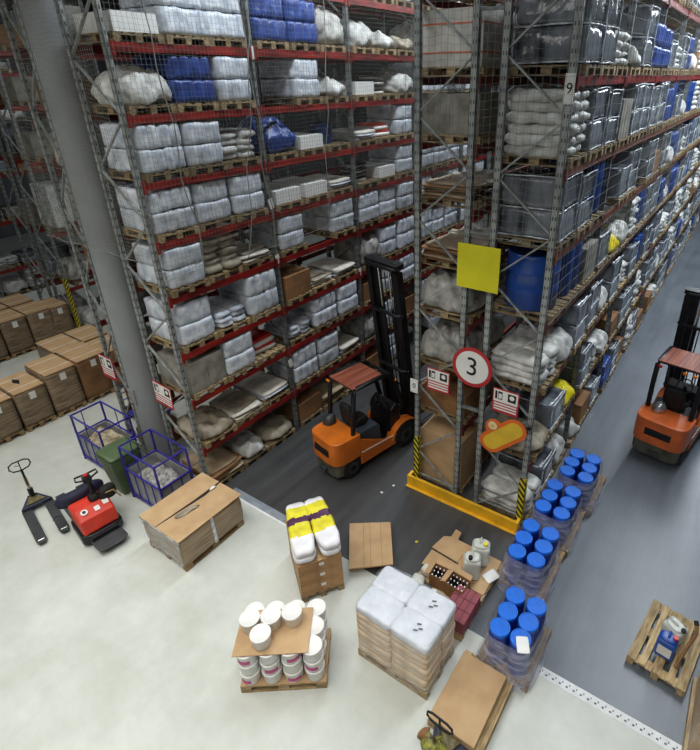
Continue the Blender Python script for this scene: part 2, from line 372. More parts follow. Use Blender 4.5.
def rack(label, xf, xr, Ys, levels, group=None, stuff_from=99, rear=True, side=1, dark=False):
    t = empty('pallet_rack', ((xf+xr)/2, Ys[0], 0)); tag(t, label, 'rack', group)
    ox, oy = (xf+xr)/2, Ys[0]
    d = 1 if xf > xr else -1
    xa, xb = xf-0.05*d-ox, xr+0.05*d-ox
    for i, Y in enumerate(Ys):
        y = Y-oy
        for x in (xa, xb):
            u = upright_mb(x, y, 1).build('upright', [galv if i == 0 else galvd, dgrey], t)
            bb = MB(); bb.bx(x-0.08, x+0.08, y-0.07, y+0.07, 0, 0.012); bb.build('foot_plate', dgrey, u)
        z = 0.1; k = 1
        if i == 0:
            while z < H-0.7:
                p, q = ((xa, xb) if k % 2 == 0 else (xb, xa))
                bb = MB(); bb.bar((p, y-0.0, z), (q, y-0.0, z+0.78), 0.038, 0.025); bb.build('diagonal_brace', galv, t)
                z += 0.8; k += 1
            for z in (0.25, 9.9):
                bb = MB(); bb.bar((xa, y, z), (xb, y, z), 0.035, 0.025); bb.build('horizontal_brace', galv, t)
        else:
            bb = MB()
            while z < H-0.7:
                p, q = ((xa, xb) if k % 2 == 0 else (xb, xa)); bb.bar((p, y, z), (q, y, z+0.78), 0.035, 0.025); z += 0.8; k += 1
            bb.build('frame_bracing', galvd, t)
    rest = MB(); nrest = 0
    for i in range(len(Ys)-1):
        y0, y1 = Ys[i]-oy+0.04, Ys[i+1]-oy-0.04
        for L in levels:
            for q, x in enumerate((xa+0.045*d, xb-0.045*d)):
                if q == 1 and not rear: continue
                bb = MB() if (i < stuff_from and not (q == 1 and i > 2)) else rest
                bb.bx(x-0.022, x+0.022, y0, y1, L-0.12, L)
                bb.bx(x-0.026+(-0.01 if x < 0 else 0.01), x+0.026+(-0.01 if x < 0 else 0.01), y0-0.01, y0+0.04, L-0.17, L+0.03)
                bb.bx(x-0.026+(-0.01 if x < 0 else 0.01), x+0.026+(-0.01 if x < 0 else 0.01), y1-0.04, y1+0.01, L-0.17, L+0.03)
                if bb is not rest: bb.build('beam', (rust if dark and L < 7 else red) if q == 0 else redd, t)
                else: nrest += 1
    if nrest: o = rest.build('beam', rust if dark else red, t); o['kind'] = 'stuff'
    return t
rA = rack('long red and grey pallet rack behind the left forklift, facing the dark aisle', -7.98, -9.05, YA, LA)
rB = rack('narrow pallet rack end just left of the thick round column', -10.75, -10.12, YA[:4], LA, side=-1)
rR = rack('long pallet rack along the right aisle, carrying the round number sign side', -2.2, -3.22, YM, LR, stuff_from=8, dark=True)
rL = rack('left half of the middle double rack, beside the left forklift', -4.6, -3.57, YM[:4], LL)
YD = [7.25, 9.98, 12.71]
rD = rack('distant pallet rack at far left, right half of that pair', -18.0, -19.05, YD, LD)
rD2 = rack('distant pallet rack at far left, left half of that pair', -20.4, -19.4, YD, LD)
rE = rack('farthest pallet rack at the left edge behind all others', -23.8, -24.85, YD, [1.1, 2.9, 4.6, 6.3, 8.0])

# row spacers between the middle racks and yellow-black upright guards
for z in (2.3, 5.6, 8.6):
    b = MB(); b.bar((0.517, 0.0, z), (0.862, 0.0, z), 0.06, 0.04); b.build('row_spacer', galvd, rL)
def cover(parent, xw, yw, ox, oy, z1=1.2, m=hazard, name='upright_guard'):
    x, y = xw-ox, yw-oy
    b = MB(); b.bx(x-0.062, x+0.062, y-0.055, y-0.042, 0.02, z1); b.bx(x+0.053, x+0.064, y-0.055, y+0.04, 0.02, z1); b.bx(x-0.064, x-0.053, y-0.055, y+0.04, 0.02, z1)
    return b.build(name, m, parent)
cover(rL, -4.55, 7.3, -4.085, 7.3); cover(rR, -2.25, 7.3, -2.71, 7.3)
cover(rD, -18.05, 7.25, -18.525, 7.25, 2.0); 

# location tags on uprights
def utag(parent, ox, oy, x, y, z, txt, w=0.1, h=0.2):
    b = MB(); b.bx(x-ox-w/2, x-ox+w/2, y-oy-0.075, y-oy-0.07, z-h/2, z+h/2); o = b.build('location_tag', labelw, parent)
    text_mesh(o, txt, h*0.5, (x-ox, y-oy-0.077, z), (PI/2, 0, 0), blackp)
utag(rL, -4.085, 7.3, -4.56, 7.26, 2.46, '0', 0.17, 0.3)
utag(rR, -2.71, 7.3, -2.24, 7.3, 7.65, '9', 0.13, 0.36)
for (Y, zs) in ((7.25, (8.2, 5.55, 4.4, 1.9)), (9.98, (3.3,)), ):
    for z in zs:
        b = MB(); b.box((0.535+0.012, Y-4.65, z), (0.006, 0.11, 0.2), RX(0.2)); b.build('location_tag', labelw, rA)
for Y in (4.95, 5.9, 6.75, 7.9, 8.8):
    for z in (8.27, 7.31, 6.33):
        b = MB(); b.bx(0.53-0.0, 0.533, Y-4.65, Y-4.65+0.1, z-0.1, z-0.03); b.build('beam_label', labelw, rA)

# yellow guard rail in front of the middle rack
t = empty('rack_end_guard', (-3.4, 7.12, 0)); tag(t, 'long yellow steel guard rail at the foot of the numbered rack end', 'guard rail')
b = MB(); b.bx(-1.28, 1.2, -0.03, 0.03, 0.0, 0.26); b.bx(-1.28, 1.2, -0.09, -0.03, 0.0, 0.03); b.build('rail', yellow, t, 0.008)
for x in (-1.28, 1.14):
    b = MB(); b.bx(x, x+0.06, 0.03, 0.16, 0.0, 0.26); b.build('end_bracket', yellow, t, 0.006)

# ------------------------------------------------------------------ signs
def board(name, x0, x1, z0, z1, m, y=7.2, th=0.012):
    t = empty(name, ((x0+x1)/2, y, (z0+z1)/2)); b = MB(); w, h = (x1-x0)/2, (z1-z0)/2
    b.bx(-w, w, -th/2, th/2, -h, h); b.build('panel', m, t, 0.002)
    c = MB(); c.bx(-w*0.6, -w*0.6+0.03, th/2, 0.05, -0.03, 0.03); c.bx(w*0.6-0.03, w*0.6, th/2, 0.05, -0.03, 0.03); c.build('clip', dgrey, t)
    return t
t = board('blank_board', -3.73, -2.99, 4.69, 5.43, yellowg); tag(t, 'blank square lemon yellow board hanging on the middle rack end', 'sign')
t = empty('round_sign', (-3.36, 7.18, 3.24)); tag(t, 'round white sign with red ring and black numeral three', 'sign')
b = MB(); b.cyl((0, 0.012, 0), (0, 0, 0), 0.385, 48); b.build('red_border', redprint, t)
b = MB(); b.cyl((0, 0, 0), (0, -0.004, 0), 0.315, 48); b.build('white_face', labelw, t)
text_mesh(t, '3', 0.5, (0, -0.007, 0.0), (PI/2, 0, 0), blackp, 'numeral')
b = MB(); b.bx(-0.2, 0.2, 0.012, 0.06, -0.02, 0.02); b.build('clip', dgrey, t)
def load_sign(x0, x1, z0, z1, label, y=7.2):
    t = board('warning_sign', x0, x1, z0, z1, redprint, y); tag(t, label, 'sign')
    w, h = (x1-x0)/2, (z1-z0)/2
    b = MB(); b.bx(-w+0.02, w-0.02, -0.0085, -0.006, -0.02, h-0.02); b.build('pictogram_field', labelw, t)
    b = MB(); b.bx(-w+0.045, -w+0.085, -0.0105, -0.0085, 0.03, h-0.05); b.bx(-w+0.1, -w+0.18, -0.0105, -0.0085, 0.03, h-0.05)
    b.bx(w-0.2, w-0.05, -0.0105, -0.0085, 0.03, h-0.05); b.build('pictogram', blackp, t, 0.001)
    b = MB(); b.cyl((w-0.125, -0.011, h/2-0.0), (w-0.125, -0.012, h/2), 0.045, 16); b.bx(-w+0.11, -w+0.17, -0.012, -0.0105, 0.05, h-0.09); b.build('pictogram', labelw, t)
    b = MB()
    for k in range(3):
        z = -0.06-k*0.055; b.bx(-w+0.03, w-0.03, -0.0085, -0.006, z-0.017, z+0.012)
    b.build('text_lines', labelw, t)
    return t
load_sign(-4.28, -3.8, 2.5, 2.97, 'red and white load sign on the left side of the numbered rack end')
load_sign(-2.94, -2.46, 2.5, 2.98, 'red and white load sign above the orange-edged mustard sign')
s = load_sign(-8.98, -8.42, 2.0, 2.5, 'tilted red and white load sign on the left rack end by the column', 4.56); s.rotation_euler = (0, R_(4), 0)
s = load_sign(-10.98, -10.48, 1.95, 2.5, 'red and white load sign half hidden left of the round column', 4.6)
t = empty('oblong_sign', (-2.69, 7.18, 2.03)); tag(t, 'orange-edged mustard oblong sign with small round emblem, tilted on the rack end', 'sign')
def stad(L, r, n=12): return [(L/2+r*math.cos(a), r*math.sin(a)) for a in [(-PI/2+PI*i/n) for i in range(n+1)]]+[(-L/2+r*math.cos(a), r*math.sin(a)) for a in [(PI/2+PI*i/n) for i in range(n+1)]]
rt = R_(45)
def rp(P, a=rt, dx=0, dz=0): return [(x*math.cos(a)-z*math.sin(a)+dx, x*math.sin(a)+z*math.cos(a)+dz) for x, z in P]
b = MB(); b.prism(rp(stad(0.6, 0.22)), 0.008, 0.0, 'y'); b.prism([(0.17*math.cos(a)-0.17, 0.17*math.sin(a)+0.13) for a in [2*PI*i/20 for i in range(20)]], 0.0085, 0.0005, 'y'); b.build('orange_backing', signor, t)
b = MB(); b.bx(0.36, 0.48, 0.008, 0.05, 0.3, 0.33); b.bx(0.42, 0.48, 0.0, 0.09, 0.3, 0.33); b.build('clip', dgrey, t)
b = MB(); b.prism(rp(stad(0.6, 0.15)), 0.0, -0.004, 'y'); b.build('mustard_field', signyl, t)
b = MB(); b.cyl((-0.2, 0.0, 0.16), (-0.2, -0.006, 0.16), 0.085, 24); b.build('emblem', mat('cream_print', (236, 224, 180), 0.5), t)
b = MB(); b.cyl((-0.2, -0.006, 0.16), (-0.2, -0.008, 0.16), 0.03, 12); b.bar((-0.25, -0.007, 0.16), (-0.15, -0.007, 0.16), 0.012, 0.002); b.build('emblem', signyl, t)

# ------------------------------------------------------------------ safety nets
def net(label, p0, p1, z0, z1, step, r=0.0022, ext=()):
    t = empty('safety_net', p0); tag(t, label, 'safety net')
    a = Vector((0, 0, 0)); d = Vector(p1)-Vector(p0); L = d.length; d.normalize(); b = MB()
    n = int(L/step)
    for i in range(n+1):
        q = d*(i*step); w = 0.012*math.sin(i*1.7)
        b.bar((q.x+w, q.y, z0), (q.x-w, q.y, z1), 2*r)
    k = int((z1-z0)/step)
    for i in range(k+1):
        z = z0+i*step; pts = [d*(L*j/12)+Vector((0, 0, z+0.02*math.sin(j*2.1+i*0.3))) for j in range(13)]
        for j in range(12): b.bar(pts[j], pts[j+1], 2*r)
    b.build('mesh', netm, t)
    b = MB(); pts = [d*(L*j/16)+Vector((0, 0, z0+0.02*math.sin(j*1.3))) for j in range(17)]
    b.tube(pts, 0.005, 6); b.build('border_rope', mat('pale_rope', (130, 130, 124), 0.8), t)
    return t
net('fine cord net hung in front of the left rack upper shelves', (-7.86, 4.5, 0), (-7.86, 15.2, 0), 4.75, 10.4, 0.075, 0.0013)
net('fine cord net wrapping the end of the left rack and round column', (-11.0, 4.36, 0), (-7.86, 4.36, 0), 5.15, 10.4, 0.06, 0.0014)
net('fine cord net over the upper end of the numbered middle rack', (-4.66, 7.12, 0), (-2.1, 7.12, 0), 5.6, 10.4, 0.1, 0.0016)
net('fine cord net along the right aisle side of the middle rack', (-2.1, 7.12, 0), (-2.1, 18.0, 0), 4.4, 10.4, 0.2, 0.002)
t = empty('hanging_ropes', (-7.8, 4.5, 0)); tag(t, 'thin ropes hanging down the face of the left rack net', 'rope')
for y0, z0_, y1 in ((0.6, 10.4, 0.9), (2.4, 10.4, 2.6), (4.7, 10.4, 4.2), (2.9, 10.4, 1.9)):
    b = MB(); pts = [(0.03*math.sin(j*1.1), y0+(y1-y0)*j/14+0.04*math.sin(j*1.7), 10.4-(10.4-4.7)*j/14) for j in range(15)]
    b.tube(pts, 0.009, 6); b.build('rope', netm, t)

# ------------------------------------------------------------------ pallets
def pallet_parts(L=1.2, Wd=0.8):
    """L along x, boards run along x; returns list of (name, MB)"""
    out = []
    ws = [0.125, 0.09, 0.12, 0.09, 0.125]; ys = [-Wd/2+0.0625, -Wd*0.235, 0, Wd*0.235, Wd/2-0.0625]
    for y, w in zip(ys, ws):
        b = MB(); b.bx(-L/2, L/2, y-w/2, y+w/2, 0.122, 0.144); out.append(('deck_board', b))
    for x in (-L/2+0.0725, 0, L/2-0.0725):
        b = MB(); b.bx(x-0.0725, x+0.0725, -Wd/2, Wd/2, 0.1, 0.122); out.append(('cross_board', b))
    for x in (-L/2+0.0725, 0, L/2-0.0725):
        for y in (-Wd/2+0.05, 0, Wd/2-0.05):
            b = MB(); b.bx(x-0.0725, x+0.0725, y-0.05, y+0.05, 0.022, 0.1); out.append(('block', b))
    for y in (-Wd/2+0.05, 0, Wd/2-0.05):
        b = MB(); b.bx(-L/2, L/2, y-0.05, y+0.05, 0, 0.022); out.append(('bottom_board', b))
    return out
def pallet(label, x, y, rz=0, z=0, L=1.2, Wd=0.8, m=wood, group=None):
    t = empty('wooden_pallet', (x, y, z), rz); tag(t, label, 'pallet', group)
    for n, b in pallet_parts(L, Wd): b.build(n, m, t)
    return t
def merged_pallet(L, Wd):
    B = MB()
    for n, b in pallet_parts(L, Wd): B.add(b.v, b.f)
    B.v = [(x, y, z*0.88) for x, y, z in B.v]
    return B.mesh('rack_pallet', woodr)
ME_PAL = merged_pallet(1.06, 0.78)

# ------------------------------------------------------------------ load shapes (origin: bottom centre, x = depth, y = along the rack)
def grooves(ny, nx, w=0.0, d=0.03):
    def fn(u, p):
        o = Vector((0, 0, 0))
        gy = abs(((u.y+1)/2*ny) % 1-0.5)*2 if ny else 0      # 1 at groove
        gx = abs(((u.x+1)/2*nx) % 1-0.5)*2 if nx else 0
        if abs(u.x) > 0.8: o.x -= math.copysign(d*gy**6, u.x)
        if abs(u.y) > 0.8: o.y -= math.copysign(d*gx**6, u.y)
        if u.z > 0.8: o.z -= d*0.7*max(gx, gy)**8
        return o
    return fn
def T_bale(w, h, tiers, seed, m=None, dx=1.05, amp=0.03):
    parts = []
    for k in range(tiers):
        b = MB(); hh = h/tiers
        b.lump((random.uniform(-0.015, 0.015), 0, hh*(k+0.5)), (dx-0.02*k, w, hh-0.004), 0.05, 16, grooves(4, 5, d=0.035), amp=amp*0.75, seed=seed+k*5, nf=4)
        parts.append(('bale_tier', b, m or bale_w))
    return parts
def T_film(w, h, tiers, seed, dx=1.0):
    parts = []
    for k in range(tiers):
        b = MB(); hh = h/tiers
        b.lump((0, 0, hh*(k+0.5)), (dx, w, hh-0.01), 0.08, 12, None, amp=0.03, seed=seed+k*3, nf=3)
        parts.append(('wrapped_tier', b, film_g))
    e = MB()
    for sx in (-1, 1):
        for sy in (-1, 1):
            pts = [(sx*(dx/2-0.005)+0.006*math.sin(j*2.3+seed), sy*(w/2-0.005)+0.008*math.sin(j*1.7+seed*2), h*j/8+0.01) for j in range(9)]
            e.tube(pts, 0.013+0.006*((seed+sx) % 2), 6)
    for z in [h*(k+1)/tiers for k in range(tiers)]+[0.03]:
        pts = [(dx/2*0.99, w/2*s+0.0, z+0.008*math.sin(s*3+seed)) for s in (-1, -0.5, 0, 0.5, 1)]; e.tube(pts, 0.012, 6)
        pts = [(dx/2*s, -w/2*0.99, z+0.008*math.sin(s*3+seed)) for s in (-1, -0.5, 0, 0.5, 1)]; e.tube(pts, 0.012, 6)
    parts.append(('stretch_film', e, film_e))
    return parts
def T_sacks(w, n, seed, m, hh=0.13, dx=1.0, jit=0.04):
    parts = []
    for k in range(n):
        b = MB(); r = random.Random(seed*31+k)
        for q in (-1, 1):
            b.lump((r.uniform(-jit, jit), q*w/4+r.uniform(-jit, jit)*0.4, hh*(k+0.5)), (dx, w/2*1.08, hh*1.18), 0.06, 4.2, None, RZ(r.uniform(-0.04, 0.04)), amp=0.03, seed=seed+k*3+q, nf=5)
        parts.append(('sack_layer', b, m))
    return parts
def T_heap(w, h, seed, m, dx=1.08, amp=0.16):
    b = MB()
    def fn(u, p):
        f = 1-0.25*max(0, u.z); return Vector((p.x*(f-1), p.y*(f-1), (0.12*noise.noise(Vector((p.x*4, p.y*4, seed)))*h*2)*(u.z > 0)))+noise.noise_vector(p*9+Vector((seed, 0, 0)))*0.035
    b.lump((0, 0, h/2), (dx, w, h), 0.05, 4.5, fn, amp=amp*0.45, seed=seed, nf=3.5)
    # keep the underside flat
    b.v = [(x, y, max(0.0, z)) for x, y, z in b.v]
    return [('heap', b, m)]
def T_flat(w, n, seed, m, m2, th=0.035, dx=1.06, jit=0.05):
    parts = []; r = random.Random(seed); z = 0
    for k in range(n):
        b = MB(); t_ = th*r.uniform(0.6, 1.5); sx, sy = dx*r.uniform(0.75, 1), w*r.uniform(0.75, 1)
        b.lump((r.uniform(-jit, jit), r.uniform(-jit, jit), z+t_/2), (sx, sy, t_), 0.12, 10, None, RZ(r.uniform(-0.12, 0.12)), amp=0.012, seed=seed+k, nf=3)
        parts.append(('sheet_stack', b, m if k % 2 == 0 else m2)); z += t_*0.98
    return parts
def T_cartons(w, h, seed, m, dx=1.0, nx=2, ny=2, nz=2, gap=0.006, name='carton_layer'):
    parts = []; r = random.Random(seed)
    for k in range(nz):
        b = MB()
        for i in range(nx):
            for j in range(ny):
                sx, sy, sz = dx/nx, w/ny, h/nz
                b.box((-dx/2+sx*(i+0.5), -w/2+sy*(j+0.5), sz*(k+0.5)), (sx-gap, sy-gap, sz-gap*0.3), RZ(r.uniform(-0.012, 0.012)))
        parts.append((name, b, m))
    return parts
def T_drum(r=0.29, h=0.9, n=1, seed=0, m=None, w=0.8):
    parts = []; sp = [(0.26, -w/4), (0.26, w/4), (-0.28, -w/4), (-0.28, w/4)] if n == 4 else [(0.0, 0)]
    if n == 4: r = min(r, w/4-0.005)
    for (x, y) in sp:
        b = MB(); b.lathe([(r*0.94, 0), (r, 0.03), (r, h*0.32), (r*1.03, h*0.34), (r, h*0.36), (r, h*0.65), (r*1.03, h*0.67), (r, h*0.69), (r, h-0.04), (r*0.95, h), (r*0.9, h), (r*0.88, h-0.02), (0.01, h-0.02)], 24, (x, y, 0))
        parts.append(('drum', b, m or blue_d))
    return parts
def T_straps(parts, w, h, dx, m, ys=(-0.25, 0.25)):
    b = MB()
    for z in ys: b.bx(-dx/2-0.006, dx/2+0.006, -w/2-0.006, w/2+0.006, h*(0.5+z)-0.008, h*(0.5+z)+0.008)
    parts.append(('strap', b, m)); return parts
orstrap = mat('orange_strap', (214, 96, 44), 0.5)

KIND = {}
def kind(key, look, cat, parts, objname):
    """store shared meshes once"""
    KIND[key] = (look, cat, objname, [(n, b.mesh(n, m)) for n, b, m in parts])
kind('baleA', 'white wrapped bales in two tiers', 'bale stack', T_bale(0.8, 0.76, 2, 1), 'wrapped_bale_stack')
kind('baleB', 'white wrapped bales in two neat tiers', 'bale stack', T_bale(0.74, 0.72, 2, 4), 'wrapped_bale_stack')
kind('baleT', 'tall white wrapped bale stack', 'bale stack', T_bale(0.84, 0.98, 2, 9), 'wrapped_bale_stack')
kind('bale1', 'low white wrapped bale', 'bale stack', T_bale(0.8, 0.36, 1, 12), 'wrapped_bale_stack')
kind('baleL', 'low pile of white folded bags', 'bale stack', T_sacks(0.72, 3, 17, bale_w, 0.1), 'folded_bag_pile')
kind('blueA', 'blue wrapped stack in two tiers', 'bale stack', T_bale(0.8, 0.74, 2, 21, blue_w, amp=0.02), 'blue_wrapped_stack')
kind('blueH', 'blue tarpaulin heap', 'tarpaulin', T_heap(0.85, 0.62, 25, blue_w), 'tarpaulin_heap')
kind('heapW', 'crumpled white plastic heap', 'plastic heap', T_heap(0.86, 0.48, 31, sack_w, amp=0.2), 'plastic_heap')
kind('heapS', 'small white crumpled heap', 'plastic heap', T_heap(0.7, 0.32, 33, sack_w, amp=0.2), 'plastic_heap')
kind('heapG', 'grey wrapped lumpy heap', 'plastic heap', T_heap(0.9, 0.66, 35, grey_s, dx=1.1, amp=0.14), 'plastic_heap')
kind('heapB', 'brown and grey paper heap', 'paper heap', T_heap(0.85, 0.25, 37, beige_s, amp=0.2), 'paper_heap')
kind('sackW', 'bulging white sack stack', 'sack stack', T_sacks(0.82, 6, 41, sack_w, 0.145), 'sack_stack')
kind('sackM', 'slumped white sack pile', 'sack stack', T_sacks(0.8, 4, 43, sack_w, 0.12, jit=0.07), 'sack_stack')
kind('sackB', 'beige sack pile', 'sack stack', T_sacks(0.8, 5, 45, beige_s, 0.14, jit=0.08), 'sack_stack')
kind('filmA', 'grey film-wrapped stack in two tiers', 'wrapped stack', T_film(0.74, 0.92, 2, 51), 'film_wrapped_stack')
kind('filmB', 'dark film-wrapped stack', 'wrapped stack', T_film(0.7, 0.85, 2, 53), 'film_wrapped_stack')
kind('filmC', 'short grey film-wrapped stack', 'wrapped stack', T_film(0.76, 0.6, 1, 55), 'film_wrapped_stack')
kind('drum4', 'blue plastic drums', 'drum', T_drum(0.2, 0.88, 4), 'drum_cluster')
kind('tank', 'large round blue plastic tank', 'tank', T_drum(0.43, 0.9, 1), 'plastic_tank')
kind('flatP', 'flat stack of pale papers', 'paper stack', T_flat(0.85, 4, 61, paper, beige_s), 'paper_stack')
kind('flatW', 'flat pile of white sheets', 'paper stack', T_flat(0.8, 4, 63, bale_w, paper, 0.05), 'paper_stack')
kind('flatC', 'flat stack of brown cardboard sheets', 'cardboard', T_flat(1.0, 6, 65, cardd, cardl, 0.04), 'cardboard_stack')
kind('cartA', 'plain brown cartons', 'carton stack', T_cartons(0.78, 0.5, 71, cardd), 'carton_stack')
kind('cartW', 'low white cartons', 'carton stack', T_cartons(0.7, 0.26, 73, labelw, nz=1, nx=2, ny=2), 'carton_stack')
kind('cartG', 'grey film-covered cartons', 'carton stack', T_cartons(0.78, 0.62, 75, mat('grey_cartons', (150, 146, 136), 0.5, rgb2=(112, 108, 100), bump=0.4), nz=2), 'carton_stack')
kind('cartS', 'white cartons with two orange straps', 'carton stack', T_straps(T_cartons(0.78, 0.78, 77, mat('white_carton', (196, 192, 184), 0.6), nx=2, ny=2, nz=1), 0.78, 0.78, 1.0, orstrap), 'strapped_carton')
kind('strip', 'black and white striped packet stack', 'packet stack', T_flat(0.5, 8, 81, labelw, blackr, 0.05, 0.6, 0.02), 'packet_stack')
kind('bluek', 'small blue drum', 'drum', T_drum(0.25, 0.4, 1), 'plastic_drum')
kind('yelH', 'yellow wrapped heap', 'plastic heap', T_heap(0.7, 0.4, 91, yelcap, amp=0.15), 'plastic_heap')
kind('tallR', 'tall white corner-boarded carton stack', 'carton stack', T_cartons(0.8, 1.5, 93, mat('off_white_cartons', (224, 226, 222), 0.6, rgb2=(150, 152, 150), stretch=(1, 12, 1)), nz=2), 'carton_stack')
kind('redW', 'white packets with red edges', 'packet stack', T_flat(0.75, 4, 95, labelw, redp, 0.07, 0.8, 0.03), 'packet_stack')

ORD = ['first', 'second', 'third', 'fourth', 'fifth', 'sixth', 'seventh', 'eighth', 'ninth', 'tenth', 'eleventh']
def lvl(n): return 'on the floor' if n == 0 else 'on shelf %s' % ['zero','one','two','three','four','five','six','seven','eight','nine'][n]
def put(key, x, y, z, where, rz=0, pal=True, group='wrapped goods on the racks', sc=1.0, pm=None):
    look, cat, oname, meshes = KIND[key]
    zz = z
    if pal:
        p = bpy.data.objects.new('wooden_pallet', ME_PAL); COL.objects.link(p); p.location = (x, y, z+0.001); p.rotation_euler = (0, 0, rz)
        tag(p, 'pallet under goods ' + where, 'pallet', 'pallets on the racks'); zz = z+0.13
    if len(meshes) == 1:
        o = bpy.data.objects.new(oname, meshes[0][1]); COL.objects.link(o); o.location = (x, y, zz)
    else:
        o = empty(oname, (x, y, zz))
        for n, me in meshes:
            c = bpy.data.objects.new(n, me); COL.objects.link(c); c.parent = o
    if pal:                                   # keep the load below the beam above it
        hz = max(v.co.z for n, me in meshes for v in me.vertices)
        lev = LA if x < -7 and x > -10 else LR if x > -3.3 and x < -2 else LL if x > -4.6 and x < -3.5 else LD
        above = [q for q in lev if q > z+0.2]
        if above: sc = min(sc, (above[0]-0.13-zz)/hz)
    o.rotation_euler = (0, 0, rz); o.scale = (1, 1, sc)
    tag(o, look+' '+where, cat, group)
    return o

# left rack (A): rows from the floor up, three positions per bay
A = {
 0: ['flatC', 'heapS', 'heapB',  'cartA', 'flatC', 'heapG',   'cartA', 'baleB', None,   None, 'baleA', 'cartA',  'baleA', 'baleB', None],
 1: ['heapB', 'flatP', 'flatW',  'baleA', 'baleB', 'flatW',   'heapG', 'baleA', 'cartA',   'baleA', 'heapS', 'baleB',  'baleA', 'baleB', None],
 2: ['cartG', 'baleB', 'redW',   'baleL', 'baleA', 'baleB',   'cartA', 'baleB', 'baleA',   'baleA', 'baleB', None,  'baleA', 'baleB', None],
 3: ['baleB', 'baleL', 'baleA',  'cartA', 'flatP', 'flatW',   'heapG', 'baleB', 'baleA',   'baleA', 'baleB', 'baleA',  'baleA', None, None],
 4: ['baleB', 'sackB', 'flatP',  'baleB', None, 'baleA',      'baleA', 'baleB', 'baleB',   'baleA', 'heapS', 'baleB',  'baleA', 'baleB', None],
 5: ['baleA', 'baleB', 'baleB',  'cartW', 'cartW', 'flatW',   'strip', 'cartW', 'baleB',   'baleA', 'baleB', 'baleA',  'baleA', None, None],
 6: ['baleA', 'baleB', 'sackM',  'blueH', 'cartW', 'bluek',   'flatW', 'redW', 'baleB',   'heapS', 'baleA', 'baleB',  'baleA', 'baleB', None],
 7: ['heapW', 'blueA', 'baleB',  None, 'baleB', 'heapS',      'cartW', 'strip', 'heapW',   'baleA', 'baleB', None,  'baleA', None, None],
 8: ['cartW', 'baleT', 'baleT',  'blueA', 'blueA', 'heapG',   'heapW', 'heapS', 'heapB',   'heapG', 'cartA', 'heapS', 'baleA', None, None],
 9: [None]*6 + ['cartA', 'heapG', 'baleB',  'cartA', 'baleA', 'heapS', None, None, None],
}
for lv, row in A.items():
    z = 0 if lv == 0 else LA[lv-1]
    for i, key in enumerate(row):
        if not key: continue
        bay, pos = divmod(i, 3)
        w0, w1 = YA[bay]+0.09, YA[bay+1]-0.09; pit = (w1-w0)/3
        y = w0+pit*(pos+0.5)
        rz = random.choice((0, PI))+random.uniform(-0.02, 0.02)
        put(key, -8.48+random.uniform(-0.03, 0.03), y, z, '%s, %s bay of left rack, %s' % (lvl(lv), ORD[bay], ('near', 'middle', 'far')[pos]), rz, group='goods on the left rack', sc=random.uniform(0.96, 1.05)*(1.07 if key in ('baleA', 'baleB') and lv not in (6, 8) else 1))
# rack B (left of column) and distant racks
for lv, key, pos in ((1, 'cartA', 0), (2, 'cartG', 0), (3, 'heapG', 0), (4, 'cartA', 0), (5, 'cartG', 0), (6, 'heapG', 0), (7, 'cartA', 0), (8, 'cartG', 0), (0, 'cartA', 0)):
    o = put(key, -10.45, 5.2, 0 if lv == 0 else LA[lv-1], '%s, rack left of round column' % lvl(lv), 0, False, group='goods left of the column')
    o.scale = (0.6, 1, 1)
for lv, keys in ((0, ('heapW', 'filmC')), (1, ('heapG', 'cartA')), (2, ('tallR', 'tallR')), (3, ('cartG', 'tallR')), (4, ('cartG', 'filmA')), (5, ('cartA', 'filmA'))):
    for i, key in enumerate(keys):
        z = 0 if lv == 0 else LD[lv-1]
        put(key, -18.52, 7.9+i*0.9, z, '%s of distant left rack, %s' % (lvl(lv), ('nearer', 'farther')[i]), 0, sc=0.85 if key == 'tallR' else 1, group='goods on the distant left rack')
for lv, keys in ((0, ('heapG',)), (1, ('filmA',)), (2, ('cartG',)), (3, ('filmA',)), (4, ('cartA',))):
    for i, key in enumerate(keys):
        put(key, -19.9, 7.9, 0 if lv == 0 else LD[lv-1], '%s of distant rack, left half' % lvl(lv), group='goods on the distant left rack')
for lv, zz in enumerate([0, 1.1, 2.9, 4.6, 6.3, 8.0]):
    for i in range(3):
        key = ['heapW', 'sackW', 'filmA', 'cartG', 'filmA', 'cartA'][(lv+i) % 6]
        put(key, -24.3, 7.8+i*0.9, zz, '%s of farthest left rack, %s' % (lvl(lv), ('near', 'middle', 'far')[i]), group='goods on the farthest left rack')

# middle rack, left half: seen end-on
ML = {0: ['bigc', 'cartA'], 1: ['cartA', 'cartG'], 2: ['heapG', 'heapG'], 3: ['heapG', 'sackB'], 4: ['flatC', 'heapB'], 5: ['flatC', 'heapB'], 6: ['cartG', 'heapW'], 7: ['cartS', 'cartS'], 8: ['cartA', 'heapG']}
kind('bigc', 'large open brown carton sheets', 'carton', T_cartons(0.8, 1.25, 78, card, dx=0.98, nx=2, ny=1, nz=1), 'carton_stack')
for lv, keys in ML.items():
    z = 0 if lv == 0 else LL[lv-1]
    for i, key in enumerate(keys):
        put(key, -4.09, 7.85+i*0.88, z, '%s behind the numbered end, left half, %s' % (lvl(lv), ('front', 'back')[i]), sc=0.93, group='goods in the left half of the numbered rack')
        put_more = None
